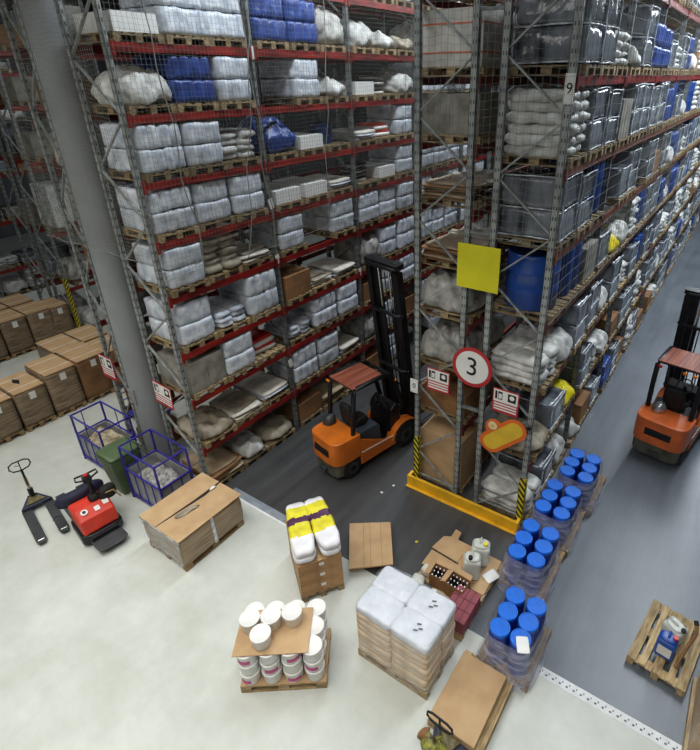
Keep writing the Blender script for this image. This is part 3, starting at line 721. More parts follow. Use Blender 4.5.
# middle rack, right half: ten bays along the right aisle
MR = {
 0: ['sackM', 'filmC', 'heapW',  'heapS', 'cartA', 'filmC'],
 1: ['heapB', 'filmC', 'yelH',  'filmB', 'sackM', 'heapW'],
 2: ['sackM', 'heapW', 'filmA',  'filmB', 'heapW', 'filmA'],
 3: ['tank', 'drum4', 'cartG',  'filmC', 'yelH', 'heapW'],
 4: ['filmA', 'filmA', 'drum4',  None, 'filmC', 'filmB'],
 5: ['sackW', 'filmA', 'filmB',  'cartG', 'filmA', 'filmB'],
 6: ['filmA', 'filmA', 'sackM',  'heapS', 'filmA', 'blueA'],
 7: ['filmA', None, None,  'filmA', 'drum4', 'filmB'],
}
pool = ['filmA', 'filmB', 'filmA', 'filmC', 'filmB', 'sackW', 'heapW', 'drum4', 'filmA', 'blueA', 'sackM', 'cartA', 'filmB', None]
farpal = MB(); rr = random.Random(5)
for lv in range(8):
    z = 0 if lv == 0 else LR[lv-1]
    row = MR[lv] + [rr.choice(pool) for _ in range(24)]
    for i, key in enumerate(row):
        if not key: continue
        bay, pos = divmod(i, 3)
        y = YM[bay]+0.09+(2.55/3)*(pos+0.5)
        rz = rr.choice((0, PI)) if not key.startswith(('film', 'drum')) else 0
        wh = '%s, bay %s of right-aisle rack, %s' % (lvl(lv), ['one','two','three','four','five','six','seven','eight','nine','ten'][bay], ('near', 'middle', 'far')[pos])
        near = bay < 5
        put(key, -2.67+rr.uniform(-0.02, 0.03), y, z if near else z+0.13, wh, rz, near, group='goods along the right aisle', sc=rr.uniform(0.9, 1.05))
        if not near:
            me = ME_PAL; farpal.add([(v.co.x-2.67, v.co.y+y, v.co.z+z+0.001) for v in me.vertices], [tuple(p.vertices) for p in me.polygons])
tag(farpal.build('wooden_pallet', wood), 'wooden pallets in the far bays of the right-aisle rack', 'pallet', kind='stuff')

# ------------------------------------------------------------------ forklifts
def wheel(name, x, y, r, w, parent):
    b = MB(); prof = [(r*0.55, -w/2), (r*0.93, -w/2), (r, -w/2+0.03), (r, w/2-0.03), (r*0.93, w/2), (r*0.55, w/2)]
    b.lathe(prof, 32, (x, y, r), RY(PI/2)); o = b.build(name, blackr, parent)
    b = MB(); b.cyl((x-w/2-0.004, y, r), (x+w/2+0.004, y, r), r*0.56, 24); b.m = 1; b.cyl((x-w/2-0.02, y, r), (x+w/2+0.02, y, r), r*0.25, 16)
    b.build('hub', [dgrey, blackm], o); return o
def forklift(label, loc, rz, paint, mast_h, lights):
    t = empty('forklift', loc, rz); tag(t, label, 'forklift'); t.scale = (0.83, 1, 1)
    # counterweight: rounded tail
    def slab(z0, z1, ins, y1, m, name, w=0.56):
        pts = []
        for a in [PI+PI*i/14 for i in range(15)]:
            ca, sa = math.cos(a), math.sin(a)
            x = math.copysign(abs(ca)**0.45, ca)*(w-ins); y = -math.copysign(abs(sa)**0.5, -sa)*(0.42-ins)-0.05
            pts.append((x, y))
        pts += [(w-ins, y1), (-(w-ins), y1)]
        b = MB(); b.prism(pts, z0, z1, 'z'); return b.build(name, m, t, 0.025)
    slab(0.15, 0.48, 0.05, 0.0, khaki, 'lower_counterweight')
    slab(0.48, 1.06, 0.0, 0.22, paint, 'counterweight')
    b = MB(); b.bx(-0.28, 0.28, -0.49, -0.455, 0.7, 0.86); b.build('vent_recess', blackm, t, 0.01)
    b = MB(); b.bx(-0.12, 0.12, -0.5, -0.44, 0.24, 0.34); b.build('tow_hitch', dgrey, t, 0.01)
    # chassis sides with step cut-out
    for s in (-1, 1):
        b = MB(); b.prism([(0.22, 0.24), (1.32, 0.24), (1.32, 0.52), (0.95, 0.5), (0.72, 0.62), (0.22, 0.9)], s*0.56, s*0.47, 'x'); b.build('side_panel', paint, t, 0.012)
        b = MB(); b.bar((s*0.566, 0.24, 0.56), (s*0.566, 1.25, 0.5), 0.012, 0.022); b.build('trim_stripe', labelw, t)
    b = MB(); b.bx(-0.48, 0.48, 0.15, 1.4, 0.2, 0.4); b.build('floor_plate', blackm, t)
    # hood + seat
    b = MB(); b.prism([(0.1, 0.4), (0.9, 0.4), (0.86, 0.92), (0.75, 0.98), (0.1, 0.99)], -0.44, 0.44, 'x'); b.build('engine_hood', seatm, t, 0.03)
    st = empty('operator_seat', (0, 0, 0)); st.parent = t
    b = MB(); b.lump((0, 0.5, 1.06), (0.48, 0.48, 0.15), 0.06, 4); b.build('seat_cushion', blackr, st)
    b = MB(); b.lump((0, 0.25, 1.34), (0.46, 0.13, 0.54), 0.06, 4, rot=RX(R_(8))); b.build('backrest', blackr, st)
    b = MB(); b.lump((0.27, 0.48, 1.2), (0.07, 0.32, 0.06), 0.04, 4); b.build('armrest', blackr, st)
    # cowl, dash, steering
    b = MB(); b.prism([(1.15, 0.4), (1.5, 0.4), (1.5, 1.1), (1.38, 1.22), (1.22, 1.1)], -0.42, 0.42, 'x'); b.build('dashboard', blackm, t, 0.02)
    b = MB(); b.cyl((0, 1.3, 1.05), (0, 1.1, 1.25), 0.03, 10)
    M = RX(R_(48)); c = Vector((0, 1.08, 1.27))
    b.tube([c+M @ Vector((0.17*math.cos(a), 0.17*math.sin(a), 0)) for a in [2*PI*i/24 for i in range(24)]], 0.015, 8, True)
    for a in (0.3, 2.4, 4.5): b.bar(c, c+M @ Vector((0.16*math.cos(a), 0.16*math.sin(a), 0)), 0.025, 0.01)
    b.build('steering_wheel', blackm, t)
    b = MB()
    for k in range(3): b.cyl((0.28+k*0.05, 1.25, 1.1), (0.28+k*0.05, 1.15, 1.32), 0.009, 6); b.lump((0.28+k*0.05, 1.14, 1.34), (0.035, 0.035, 0.045), 0.015, 2.5)
    b.build('control_lever', blackm, t)
    # fenders + wheels
    for s in (-1, 1):
        arc = [(1.55+0.44*math.cos(a), 0.33+0.42*math.sin(a)) for a in [PI*0.97-PI*0.82*i/12 for i in range(13)]]
        inn = [(1.55+0.405*math.cos(a), 0.33+0.385*math.sin(a)) for a in [PI*0.97-PI*0.82*i/12 for i in range(13)]][::-1]
        b = MB(); n = len(arc); P = arc+inn
        V = [(s*0.34, p[0], p[1]) for p in P]+[(s*0.6, p[0], p[1]) for p in P]
        F = [(i, i+1, 2*n+i+1, 2*n+i) for i in range(2*n-1)]+[(2*n-1, 0, 2*n, 4*n-1)]+[(i, 2*n-1-i, 2*n-2-i, i+1) for i in range(n-1)]+[(2*n+i, 2*n+i+1, 4*n-2-i, 4*n-1-i) for i in range(n-1)]
        b.add(V, F); b.build('front_fender', paint, t, 0.006)
        wheel('front_wheel', s*0.49, 1.56, 0.34, 0.2, t)
        wheel('rear_wheel', s*0.44, 0.0, 0.26, 0.17, t)
    # overhead guard
    b = MB()
    for s in (-1, 1):
        b.tube([(s*0.46, 0.08, 0.95), (s*0.47, 0.12, 1.6), (s*0.47, 0.16, 2.06), (s*0.46, 0.24, 2.12), (s*0.46, 0.98, 2.12), (s*0.46, 1.2, 2.04), (s*0.46, 1.34, 1.8), (s*0.45, 1.55, 1.05)], 0.055, 8)
    for y in (0.2, 1.0, 1.24): b.bar((-0.46, y, 2.11-0.1*(y > 1.1)), (0.46, y, 2.11-0.1*(y > 1.1)), 0.06, 0.04)
    b.build('overhead_guard_frame', blackm, t)
    b = MB(); b.bx(-0.47, 0.47, 0.14, 0.98, 2.13, 2.16); b.build('roof_panel', roof1, t, 0.01)
    if lights:
        for x, m in ((-0.4, lampr), (0.12, lampo), (0.32, lampo)):
            b = MB(); b.lump((x, 0.1, 2.05), (0.1, 0.05, 0.07), 0.02, 2.5); b.build('tail_lamp', m, t)
    else:
        b = MB(); b.lump((-0.46, 0.1, 2.06), (0.14, 0.05, 0.06), 0.02, 2.5); b.lump((0.5, 1.3, 1.9), (0.08, 0.05, 0.07), 0.02, 2.5); b.build('turn_signal', lampo, t)
    b = MB(); b.lump((-0.2 if lights else -0.38, 0.02, 1.12), (0.3, 0.3, 0.28), 0.05, 2.4, amp=0.04, seed=3, nf=7); b.build('covered_air_filter', chrome if lights else dgrey, t)
    # mast leaning back slightly
    m = empty('mast', (-0.05, 1.95, 0.1)); m.parent = t; m.scale = (1.26, 1, 1); m.rotation_euler = (R_(6.5 if not lights else 3), 0, 0)
    for s in (-1, 1):
        b = MB(); b.bx(s*0.39-0.06, s*0.39+0.06, -0.09, 0.08, 0, mast_h*0.96); b.build('outer_rail', blackm, m, 0.005)
        b = MB(); b.bx(s*0.26-0.06, s*0.26+0.06, -0.02, 0.1, 0.1, mast_h); b.build('inner_rail', blackm, m, 0.005)
        b = MB(); b.cyl((s*0.15, -0.02, 0.2), (s*0.15, -0.02, mast_h*0.75), 0.035, 12); b.m = 1; b.cyl((s*0.15, -0.02, mast_h*0.75), (s*0.15, -0.02, mast_h*0.97), 0.022, 12); b.build('lift_cylinder', [blackm, chrome], m)
        b = MB(); b.bx(s*0.2-0.05, s*0.2+0.05, 0.2, 0.235, 0.02, 0.7); b.bx(s*0.2-0.05, s*0.2+0.05, 0.2, 1.25, 0.0, 0.035); b.build('fork', dgrey, m, 0.004)
    for z, nm in ((mast_h*0.98, 'top_crossmember'), (mast_h*0.74, 'middle_crossmember'), (mast_h*0.42, 'middle_crossmember'), (0.3, 'lower_crossmember')):
        b = MB(); b.tube([(-0.44, -0.03, z), (-0.36, -0.12, z), (0.36, -0.12, z), (0.44, -0.03, z)], 0.045, 8)
        if z > mast_h*0.9: b.bx(-0.46, 0.46, -0.1, 0.12, z-0.02, z+0.08)
        b.build(nm, blackm, m, 0)
    b = MB(); b.bx(-0.5, 0.5, 0.12, 0.16, 0.2, 0.28); b.bx(-0.5, 0.5, 0.12, 0.16, 0.5, 0.58)
    for x in (-0.48, -0.24, 0, 0.24, 0.48): b.bx(x-0.012, x+0.012, 0.14, 0.16, 0.5, 1.15)
    b.bx(-0.5, 0.5, 0.13, 0.16, 1.13, 1.17); b.build('fork_carriage', blackm, m)
    b = MB()
    for s in (-1, 1): b.tube([(s*0.06, -0.05, mast_h*0.95), (s*0.07, -0.09, mast_h*0.5), (s*0.09, -0.06, 0.5)], 0.012, 6)
    b.build('hydraulic_hose', blackr, m)
    return t
forklift('orange forklift with tall raised mast facing away in the left aisle', (-6.2, 6.75, 0), R_(-12), orange, 4.4, False)
fk = forklift('orange forklift at the right edge seen from behind in the right aisle', (-0.38, 11.0, 0), R_(-9), orange2, 3.15, True)
fk.scale = (0.98, 1, 1.04)

# ------------------------------------------------------------------ hand pallet trucks
def pallet_jack(label, loc, rz, lean=0.2, metal=dgrey):
    t = empty('hand_pallet_truck', loc, rz); tag(t, label, 'pallet truck')
    for s in (-1, 1):
        b = MB(); b.prism([(s*0.19-0.085, 0.0), (s*0.19+0.085, 0.0), (s*0.19+0.085, 1.02), (s*0.19+0.05, 1.12), (s*0.19-0.05, 1.12), (s*0.19-0.085, 1.02)], 0.05, 0.095, 'z'); f = b.build('fork', metal, t, 0.006)
        b = MB(); b.cyl((s*0.19-0.045, 0.98, 0.042), (s*0.19+0.045, 0.98, 0.042), 0.041, 16); b.m = 1; b.cyl((s*0.19-0.05, 1.05, 0.097), (s*0.19+0.05, 1.05, 0.097), 0.02, 10); b.build('load_roller', [chrome, chrome], f)
    b = MB(); b.prism([(-0.27, 0.02), (0.27, 0.02), (0.1, -0.32), (-0.1, -0.32)], 0.1, 0.16, 'z'); b.build('chassis_plate', mat('blue_black_paint', (44, 50, 72), 0.5), t, 0.01)
    b = MB(); b.prism([(-0.16, -0.03), (0.16, -0.03), (0.07, -0.24), (-0.07, -0.24)], 0.16, 0.2, 'z'); b.build('worn_cover', mat('worn_olive_steel', (122, 112, 76), 0.6, 0.2, 0.3, 12), t, 0.008)
    b = MB(); b.cyl((0, -0.26, 0.12), (0, -0.26, 0.38), 0.05, 16); b.m = 1; b.cyl((0, -0.26, 0.38), (0, -0.26, 0.46), 0.03, 12); b.build('pump', [blackm, chrome], t)
    for s in (-1, 1):
        b = MB(); b.cyl((s*0.03, -0.3, 0.09), (s*0.085, -0.3, 0.09), 0.09, 20); b.build('steer_wheel', blackr, t)
    h = empty('tow_handle', (0, -0.27, 0.3)); h.parent = t; h.rotation_euler = (lean, 0, 0)
    b = MB(); b.cyl((0, 0, 0), (0, 0, 0.5), 0.022, 10); b.build('handle_shaft', blackm, h)
    b = MB(); b.bx(-0.028, 0.028, -0.02, 0.02, 0.16, 0.32); b.build('brass_coupling', mat('brown_metal', (140, 110, 80), 0.5, 0.4), h, 0.005)
    pts = [(0.03, 0, 0.5), (0.13, 0, 0.52), (0.18, 0, 0.58), (0.17, 0, 0.66), (0.1, 0, 0.7), (-0.1, 0, 0.7), (-0.17, 0, 0.66), (-0.18, 0, 0.58), (-0.13, 0, 0.52), (-0.03, 0, 0.5)]
    b = MB(); b.tube(pts, 0.015, 8, True); b.bar((0, 0, 0.5), (0, 0, 0.7), 0.02, 0.02); b.build('grip_loop', blackr, h)
    b = MB(); b.bar((0.02, -0.01, 0.6), (0.08, -0.03, 0.62), 0.015, 0.008); b.build('release_lever', dgrey, h)
    return t
pallet_jack('grey hand pallet truck standing empty on the pale floor at left', (-10.58, 2.5, 0), R_(-90-11))
pallet_jack('hand pallet truck pushed under the low carton at the bottom edge', (-1.6, 3.4, 0), R_(-3), 0.05)
t = empty('foil_bag', (-1.56, 3.02, 0.02)); tag(t, 'crumpled green, yellow and brown foil bag hanging by the pallet truck handle', 'bag')
b = MB(); b.lump((0, -0.12, 0.72), (0.3, 0.18, 0.32), 0.03, 2.5, amp=0.09, seed=8, nf=9); b.build('foil', leafm, t)
b = MB(); b.lump((-0.15, -0.1, 0.82), (0.14, 0.14, 0.1), 0.03, 2.5, amp=0.06, seed=9, nf=9); b.build('brown_paper', cardd, t)

# red ride-on pallet truck
t = empty('powered_pallet_truck', (-9.0, 2.87, 0), R_(-8)); tag(t, 'red and black powered pallet truck with fold-down rider platform', 'pallet truck')
b = MB(); b.prism([(-0.36, -0.34), (0.26, -0.36), (0.36, -0.2), (0.36, 0.2), (0.26, 0.36), (-0.36, 0.34)], 0.06, 0.26, 'z'); b.build('chassis', blackm, t, 0.03)
b = MB(); b.prism([(-0.34, 0.26), (0.3, 0.26), (0.24, 0.55), (0.0, 0.66), (-0.3, 0.66)], -0.31, 0.31, 'y'); b.build('red_cover', redp, t, 0.04)
b = MB(); b.cyl((0.1, -0.16, 0.625), (0.105, -0.16, 0.64), 0.06, 20); b.m = 1; b.cyl((0.105, -0.16, 0.64), (0.11, -0.16, 0.65), 0.03, 16); b.build('charge_gauge', [labelw, blackp], t)
b = MB(); b.box((0.13, 0.05, 0.615), (0.1, 0.09, 0.004), RY(R_(24))); b.box((0.08, 0.22, 0.635), (0.1, 0.1, 0.004), RY(R_(24))); b.build('sticker', labelw, t)
b = MB(); b.lump((-0.4, -0.02, 0.62), (0.22, 0.86, 0.3), 0.05, 3.0, lambda u, p: Vector((0.1*(1-u.y*u.y)-0.12, 0, 0.03*(1-u.y*u.y))), amp=0.02, seed=2); b.build('draped_cover', navy, t)
b = MB(); b.prism([(0.36, -0.26), (0.7, -0.24), (0.74, -0.1), (0.74, 0.18), (0.66, 0.28), (0.36, 0.26)], 0.12, 0.15, 'z'); b.build('rider_platform', dgrey, t, 0.01)
b = MB(); b.bx(0.34, 0.4, -0.24, 0.24, 0.14, 0.24); b.build('platform_hinge', blackm, t, 0.01)
for s in (-1, 1):
    b = MB(); b.bx(-1.5, -0.34, s*0.19-0.085, s*0.19+0.085, 0.06, 0.11); b.build('fork', dgrey, t, 0.01)
b = MB(); b.tube([(-0.46, -0.4, 0.35), (-0.5, -0.5, 0.4), (-0.44, -0.56, 0.4), (-0.38, -0.5, 0.35)], 0.015, 8); b.build('side_hook', dgrey, t)
ti = empty('tiller', (-0.12, 0.1, 0.6)); ti.parent = t
b = MB(); b.lump((0, 0, 0.08), (0.22, 0.18, 0.2), 0.05, 3); b.build('tiller_base', blackr, ti)
b = MB(); b.tube([(0, 0, 0.1), (-0.04, 0.02, 0.35), (-0.02, 0, 0.52)], 0.04, 10); b.build('tiller_arm', blackm, ti)
b = MB(); b.tube([(0, 0.06, 0.52), (-0.02, 0.2, 0.56), (-0.1, 0.2, 0.58), (-0.12, 0.02, 0.56), (-0.12, -0.16, 0.58), (-0.02, -0.18, 0.56), (0, -0.06, 0.52)], 0.018, 8, True); b.bx(-0.06, 0.04, -0.07, 0.07, 0.48, 0.58); b.build('tiller_head', blackr, ti)
b = MB(); b.lump((-0.02, 0.0, 0.61), (0.08, 0.08, 0.06), 0.02, 2.5); b.build('stop_button', redcap, ti)
b = MB(); b.lump((-0.05, 0.32, 0.72), (0.2, 0.3, 0.26), 0.04, 3, amp=0.03, seed=5); b.build('black_bag', blackr, t)
b = MB(); b.tube([(0.0, 0.2, 0.75), (0.1, 0.4, 0.8), (0.12, 0.48, 0.6)], 0.016, 8); b.build('side_arm', mat('brass_grey', (150, 120, 80), 0.5), t)

# ------------------------------------------------------------------ cages and bin
def cage(label, x0, x1, y0, y1, ztop, zmid, fill, panel, waste_seed):
    cx, cy = (x0+x1)/2, (y0+y1)/2
    t = empty('wire_cage', (cx, cy, 0)); tag(t, label, 'cage'); a, c = (x1-x0)/2, (y1-y0)/2; r = 0.017
    for sx in (-1, 1):
        for sy in (-1, 1):
            b = MB(); b.bar((sx*a, sy*c, 0.0), (sx*a, sy*c, ztop), 0.035); b.build('corner_post', bluef, t)
    for z in (0.1, zmid, ztop-0.01):
        b = MB()
        for s in (-1, 1):
            b.bar((-a, s*c, z), (a, s*c, z), 0.028); b.bar((s*a, -c, z), (s*a, c, z), 0.028)
        b.build('rail', bluef, t)
    b = MB()
    for s in (-1, 1):
        for k in (1, 2, 3): b.bar((-a+2*a*k/4, s*c, 0.1), (-a+2*a*k/4, s*c, ztop if k == 2 else zmid), 0.016)
        for k in (1, 2): b.bar((s*a, -c+2*c*k/3, 0.1), (s*a, -c+2*c*k/3, ztop if s < 0 and k == 1 else zmid), 0.016)
    b.build('cage_bars', bluef, t)
    b = MB(); g = 0.02
    b.bx(-a+g, a-g, -c+g, -c+g+0.01, 0.1, zmid-0.02); b.bx(-a+g, a-g, c-g-0.01, c-g, 0.1, zmid-0.02)
    b.bx(-a+g, -a+g+0.01, -c+g, c-g, 0.1, zmid-0.02); b.bx(a-g-0.01, a-g, -c+g, c-g, 0.1, zmid-0.02); b.bx(-a+g, a-g, -c+g, c-g, 0.08, 0.1)
    b.build('side_panel', panel, t)
    w = empty('waste_film', (cx, cy, 0.12)); tag(w, 'crumpled waste inside the '+label.split(' standing')[0], 'plastic waste')
    b = MB(); b.lump((0, 0, 0.27), (2*a-0.12, 2*c-0.12, 0.52), 0.05, 4, lambda u, p: Vector((0, 0, (0.1*noise.noise(Vector((p.x*5, p.y*5, waste_seed))) if u.z > 0.5 else 0))), amp=0.03, seed=waste_seed); b.build('film_waste', fill, w)
    return t
cage('right blue wire cage standing beside the big carton', -9.28, -8.12, 3.74, 4.42, 1.3, 0.75, mat('pale_waste_film', (176, 174, 170), 0.35, 0, 0.2, 12, rgb2=(96, 94, 92), bump=1.0, bs=20), mat('cloudy_sheet', (150, 150, 152), 0.4), 3)
cage('left blue wire cage standing beside the green bin', -11.35, -10.22, 3.84, 4.5, 1.2, 0.7, mat('beige_waste', (190, 178, 150), 0.6, 0, 0.2, 9, rgb2=(120, 104, 80), bump=0.8), mat('cloudy_sheet', (150, 150, 152), 0.4), 6)
t = empty('wheeled_bin', (-9.64, 3.84, 0)); tag(t, 'green wheeled bin between the two blue wire cages', 'bin')
b = MB(); n = 4
V = [(sx*0.2, sy*0.2, 0.04) for sx, sy in ((-1,-1),(1,-1),(1,1),(-1,1))]+[(sx*0.29, sy*0.3, 0.95) for sx, sy in ((-1,-1),(1,-1),(1,1),(-1,1))]
b.add(V, [(3,2,1,0), (4,5,6,7), (0,1,5,4), (1,2,6,5), (2,3,7,6), (3,0,4,7)]); b.build('bin_body', greenb, t, 0.03)
b = MB(); b.lump((0, 0, 0.985), (0.62, 0.64, 0.07), 0.06, 8, lambda u, p: Vector((0, 0, 0.03*(1-u.x*u.x)))); b.build('lid', greenb, t)
for s in (-1, 1):
    b = MB(); b.cyl((s*0.2, 0.22, 0.1), (s*0.26, 0.22, 0.1), 0.1, 20); b.build('wheel', blackr, t)
b = MB(); b.tube([(-0.25, 0.34, 0.96), (-0.25, 0.38, 0.96), (0.25, 0.38, 0.96), (0.25, 0.34, 0.96)], 0.014, 8); b.build('handle', greenb, t)
# blue tubular trolley behind the left cage
t = empty('platform_trolley', (-11.6, 5.6, 0)); tag(t, 'blue tubular trolley behind the left blue wire cage', 'trolley')
b = MB(); b.tube([(-0.5, -0.3, 0.2), (-0.5, -0.3, 1.15), (-0.5, 0.3, 1.15), (-0.5, 0.3, 0.2)], 0.022, 8)
for z in (0.5, 0.7, 0.9): b.bar((-0.5, -0.3, z), (-0.5, 0.3, z), 0.02)
b.build('push_frame', bluef, t)
b = MB(); b.bx(-0.55, 0.5, -0.35, 0.35, 0.18, 0.23); b.build('platform', bluef, t, 0.01)
for x in (-0.4, 0.4):
    for y in (-0.27, 0.27):
        b = MB(); b.cyl((x, y-0.02, 0.085), (x, y+0.02, 0.085), 0.085, 18); b.m = 1; b.bar((x, y, 0.08), (x, y, 0.19), 0.03); b.build('caster', [blackr, dgrey], t)

# ------------------------------------------------------------------ strapped brown carton stacks at left
def box_stack(label, x0, x1, y0, y1, h, m=cardw, group=None, note=True, tilt=0.0, slots=False):
    cx, cy = (x0+x1)/2, (y0+y1)/2; lx, ly = x1-x0, y1-y0
    ph = pallet('wooden pallet under the '+label[:1].lower()+' '.join(label.split())[1:] if False else 'pallet below '+label, cx, cy, tilt, 0, lx-0.04, ly-0.04, woodd, 'pallets under the carton stacks')
    t = empty('carton_stack', (cx, cy, 0.145), tilt); tag(t, label, 'carton stack', group)
    b = MB(); hh = h-0.145
    b.lump((0, 0, hh/2-0.01), (lx, ly, hh-0.02), 0.14, 22, None, amp=0.012, seed=int(abs(x0*10+y0*7)) % 50); b.build('wrapped_cartons', m, t)
    b = MB(); b.bx(-lx/2+0.01, -0.004, -ly/2+0.01, ly/2-0.01, hh-0.02, hh); b.bx(0.004, lx/2-0.01, -ly/2+0.01, ly/2-0.01, hh-0.02, hh); b.build('top_board', card, t, 0.004)
    b = MB(); 
    for q in (-0.25, 0.25): b.bx(lx*q-0.008, lx*q+0.008, -ly/2-0.004, ly/2+0.004, hh, hh+0.003)
    b.build('strap', labelw, t)
    if slots:
        b = MB()
        for q in (-0.3,): b.prism([(q, -0.02), (q+0.2, -0.09), (q+0.42, -0.02), (q+0.2, 0.06)], hh, hh+0.004, 'z')
        b.build('cut_handle', blackp, t)
    if note:
        b = MB(); b.box((lx/2+0.004, 0.02, hh-0.18), (0.004, 0.14, 0.19)); b.build('paper_note', labelw, t)
    return t
yy = [1.25, 2.02, 2.8, 3.57, 4.3, 5.07, 5.85, 6.6]
names = ['nearest', 'second', 'third', 'fourth', 'fifth', 'sixth', 'seventh']
for i in range(2, 7):
    h = (1.1, 1.1, 1.08, 1.1, 1.25, 1.27, 1.2)[i]
    box_stack('%s front carton stack with %s, left floor row' % (names[i-2], ('brown wrap', 'side label', 'cut top', 'white label', 'dark sides')[i-2]) if False else 'tall wrapped carton stack, number %s from the left in the front floor row' % ('one', 'two', 'three', 'four', 'five')[i-2],
              -14.62, -13.5, yy[i]+0.02, yy[i+1]-0.02, h, slots=(i == 3), m=(cardw if i < 5 else cardd))
for i in (5, 6):
    box_stack('wrapped carton stack behind the front floor row, %s one' % ('left', 'right')[i-5], -15.75, -14.66, yy[i]+0.02, yy[i+1]-0.02, 1.22)
for i, y in enumerate((4.4, 5.15, 5.9, 6.52)):
    box_stack('dark wrapped carton stack near the far left rack, number %s from left' % ('one', 'two', 'three', 'four')[i], -19.1, -18.05, y, y+(0.71 if i < 3 else 0.6), 1.22-0.04*(i == 3), m=cardw)
for i, y in enumerate((5.15, 5.9)):
    box_stack('wrapped carton stack at the back of the far left group, %s one' % ('left', 'right')[i], -20.2, -19.14, y, y+0.71, 1.25)

# ------------------------------------------------------------------ foreground goods
# big carton on pallet with torn top
pallet('wooden pallet under the big torn-top carton stack', -7.29, 3.82, R_(90), 0, 1.3, 1.06, woodd)
t = empty('big_carton', (-7.29, 3.82, 0.145)); tag(t, 'big tan carton stack with torn open lid beside the blue cage', 'carton')
b = MB(); b.lump((0, 0, 0.3), (1.12, 1.34, 0.6), 0.12, 26, None, amp=0.01, seed=4); b.build('layered_side', cardl, t)
b = MB(); b.prism([(-0.57, -0.68), (-0.09, -0.68), (-0.06, 0.1), (-0.07, 0.68), (-0.57, 0.68)], 0.6, 0.615, 'z'); b.build('lid_flap', card, t, 0.003)
b = MB(); b.prism([(-0.07, -0.68), (0.57, -0.68), (0.57, 0.68), (-0.03, 0.68), (0.02, 0.3)], 0.6, 0.615, 'z'); b.build('lid_flap', card, t, 0.003)
b = MB(); b.prism([(-0.085, -0.68), (-0.055, 0.1), (-0.065, 0.67), (-0.035, 0.67), (0.015, 0.3), (-0.075, -0.68)], 0.6, 0.606, 'z'); b.build('torn_slit', blackp, t)
b = MB(); b.lump((0.08, -0.15, 0.63), (0.12, 0.44, 0.03), 0.04, 2.5, rot=RZ(-0.15), amp=0.03, seed=2, nf=8); b.build('torn_paper', beige_s, t)
b = MB(); b.lump((0.0, 0.5, 0.635), (0.07, 0.16, 0.03), 0.03, 2.5, amp=0.03, seed=6, nf=8); b.build('torn_paper', labelw, t)
b = MB(); b.bx(0.562, 0.567, -0.03, 0.03, 0.0, 0.6); b.bx(-0.57, 0.567, -0.681, -0.676, 0.56, 0.6); b.build('tape', film_e, t)
b = MB(); b.lump((0, -0.685, 0.3), (1.12, 0.012, 0.58), 0.08, 20, amp=0.012, seed=3); b.build('film_side', film2, t)

# carton stack with yellow and white bags
a = R_(55)
t2 = (-4.86, 4.43)
pallet('low pallet under the cartons with yellow and white bags', t2[0], t2[1], a+PI/2, 0, 1.1, 0.72, woodd)
ux = Vector((math.cos(a), math.sin(a))); vx = Vector((-math.sin(a), math.cos(a)))
k = 0
for lz in range(3):
    for q in (-1, 1):
        c = Vector(t2)+vx*(0.28*q)
        t = empty('carton', (c.x, c.y, 0.146+lz*0.238), a); tag(t, 'brown carton below the yellow and white bags, %s layer, %s' % (('bottom', 'middle', 'top')[lz], ('near half', 'far half')[(q+1)//2]), 'carton', 'cartons below the yellow bags')
        b = MB(); b.bx(-0.355, 0.355, -0.275, 0.275, 0, 0.235); b.build('box', mat('brown_taped_carton', (168, 128, 84), 0.65, 0, 0.15, 5, bump=0.2), t, 0.006)
        b = MB(); b.bx(-0.03, 0.03, -0.277, 0.277, 0.235, 0.237); b.bx(-0.356, -0.3, -0.277, 0.277, 0.05, 0.07); b.build('tape', mat('clear_tape', (196, 170, 130), 0.25), t)
        b = MB(); b.bx(-0.02, 0.06, -0.279, -0.275, 0.12, 0.18); b.build('paper_note', labelw, t)
def print_bag(label, c, z, rz, w=0.37, L=1.14, h=0.15, sd=0):
    t = empty('printed_bag', (c[0], c[1], z), rz); tag(t, label, 'bag', None)
    b = MB(); b.lump((0, 0, h/2), (w, L, h), 0.03, 5, amp=0.016, seed=sd, nf=7)
    cen = []
    for i, f in enumerate(b.f):
        y = sum(b.v[j][1] for j in f)/len(f)/L; x = sum(b.v[j][0] for j in f)/len(f)/w
        m = 0
        if 0.04 < y < 0.17: m = 2
        elif -0.2 < y <= 0.04 or 0.17 <= y < 0.38: m = 1
        b.mi[i] = m
    b.build('bag_body', [bagw, yel_b, purple], t)
    b = MB(); b.lump((0, L/2-0.0, h*0.5), (w*0.85, 0.05, 0.02), 0.03, 4); b.build('seam', bagw, t)
    return t
for lz in range(2):
    for q in (-1, 1):
        c = Vector(t2)+ux*(0.186*q)
        print_bag('white bag with yellow print and purple band, %s of the %s pair' % (('upper', 'lower')[1-lz], ('left', 'right')[(q+1)//2]), c, 0.862+lz*0.142, a+R_(3*q), sd=lz*3+q)

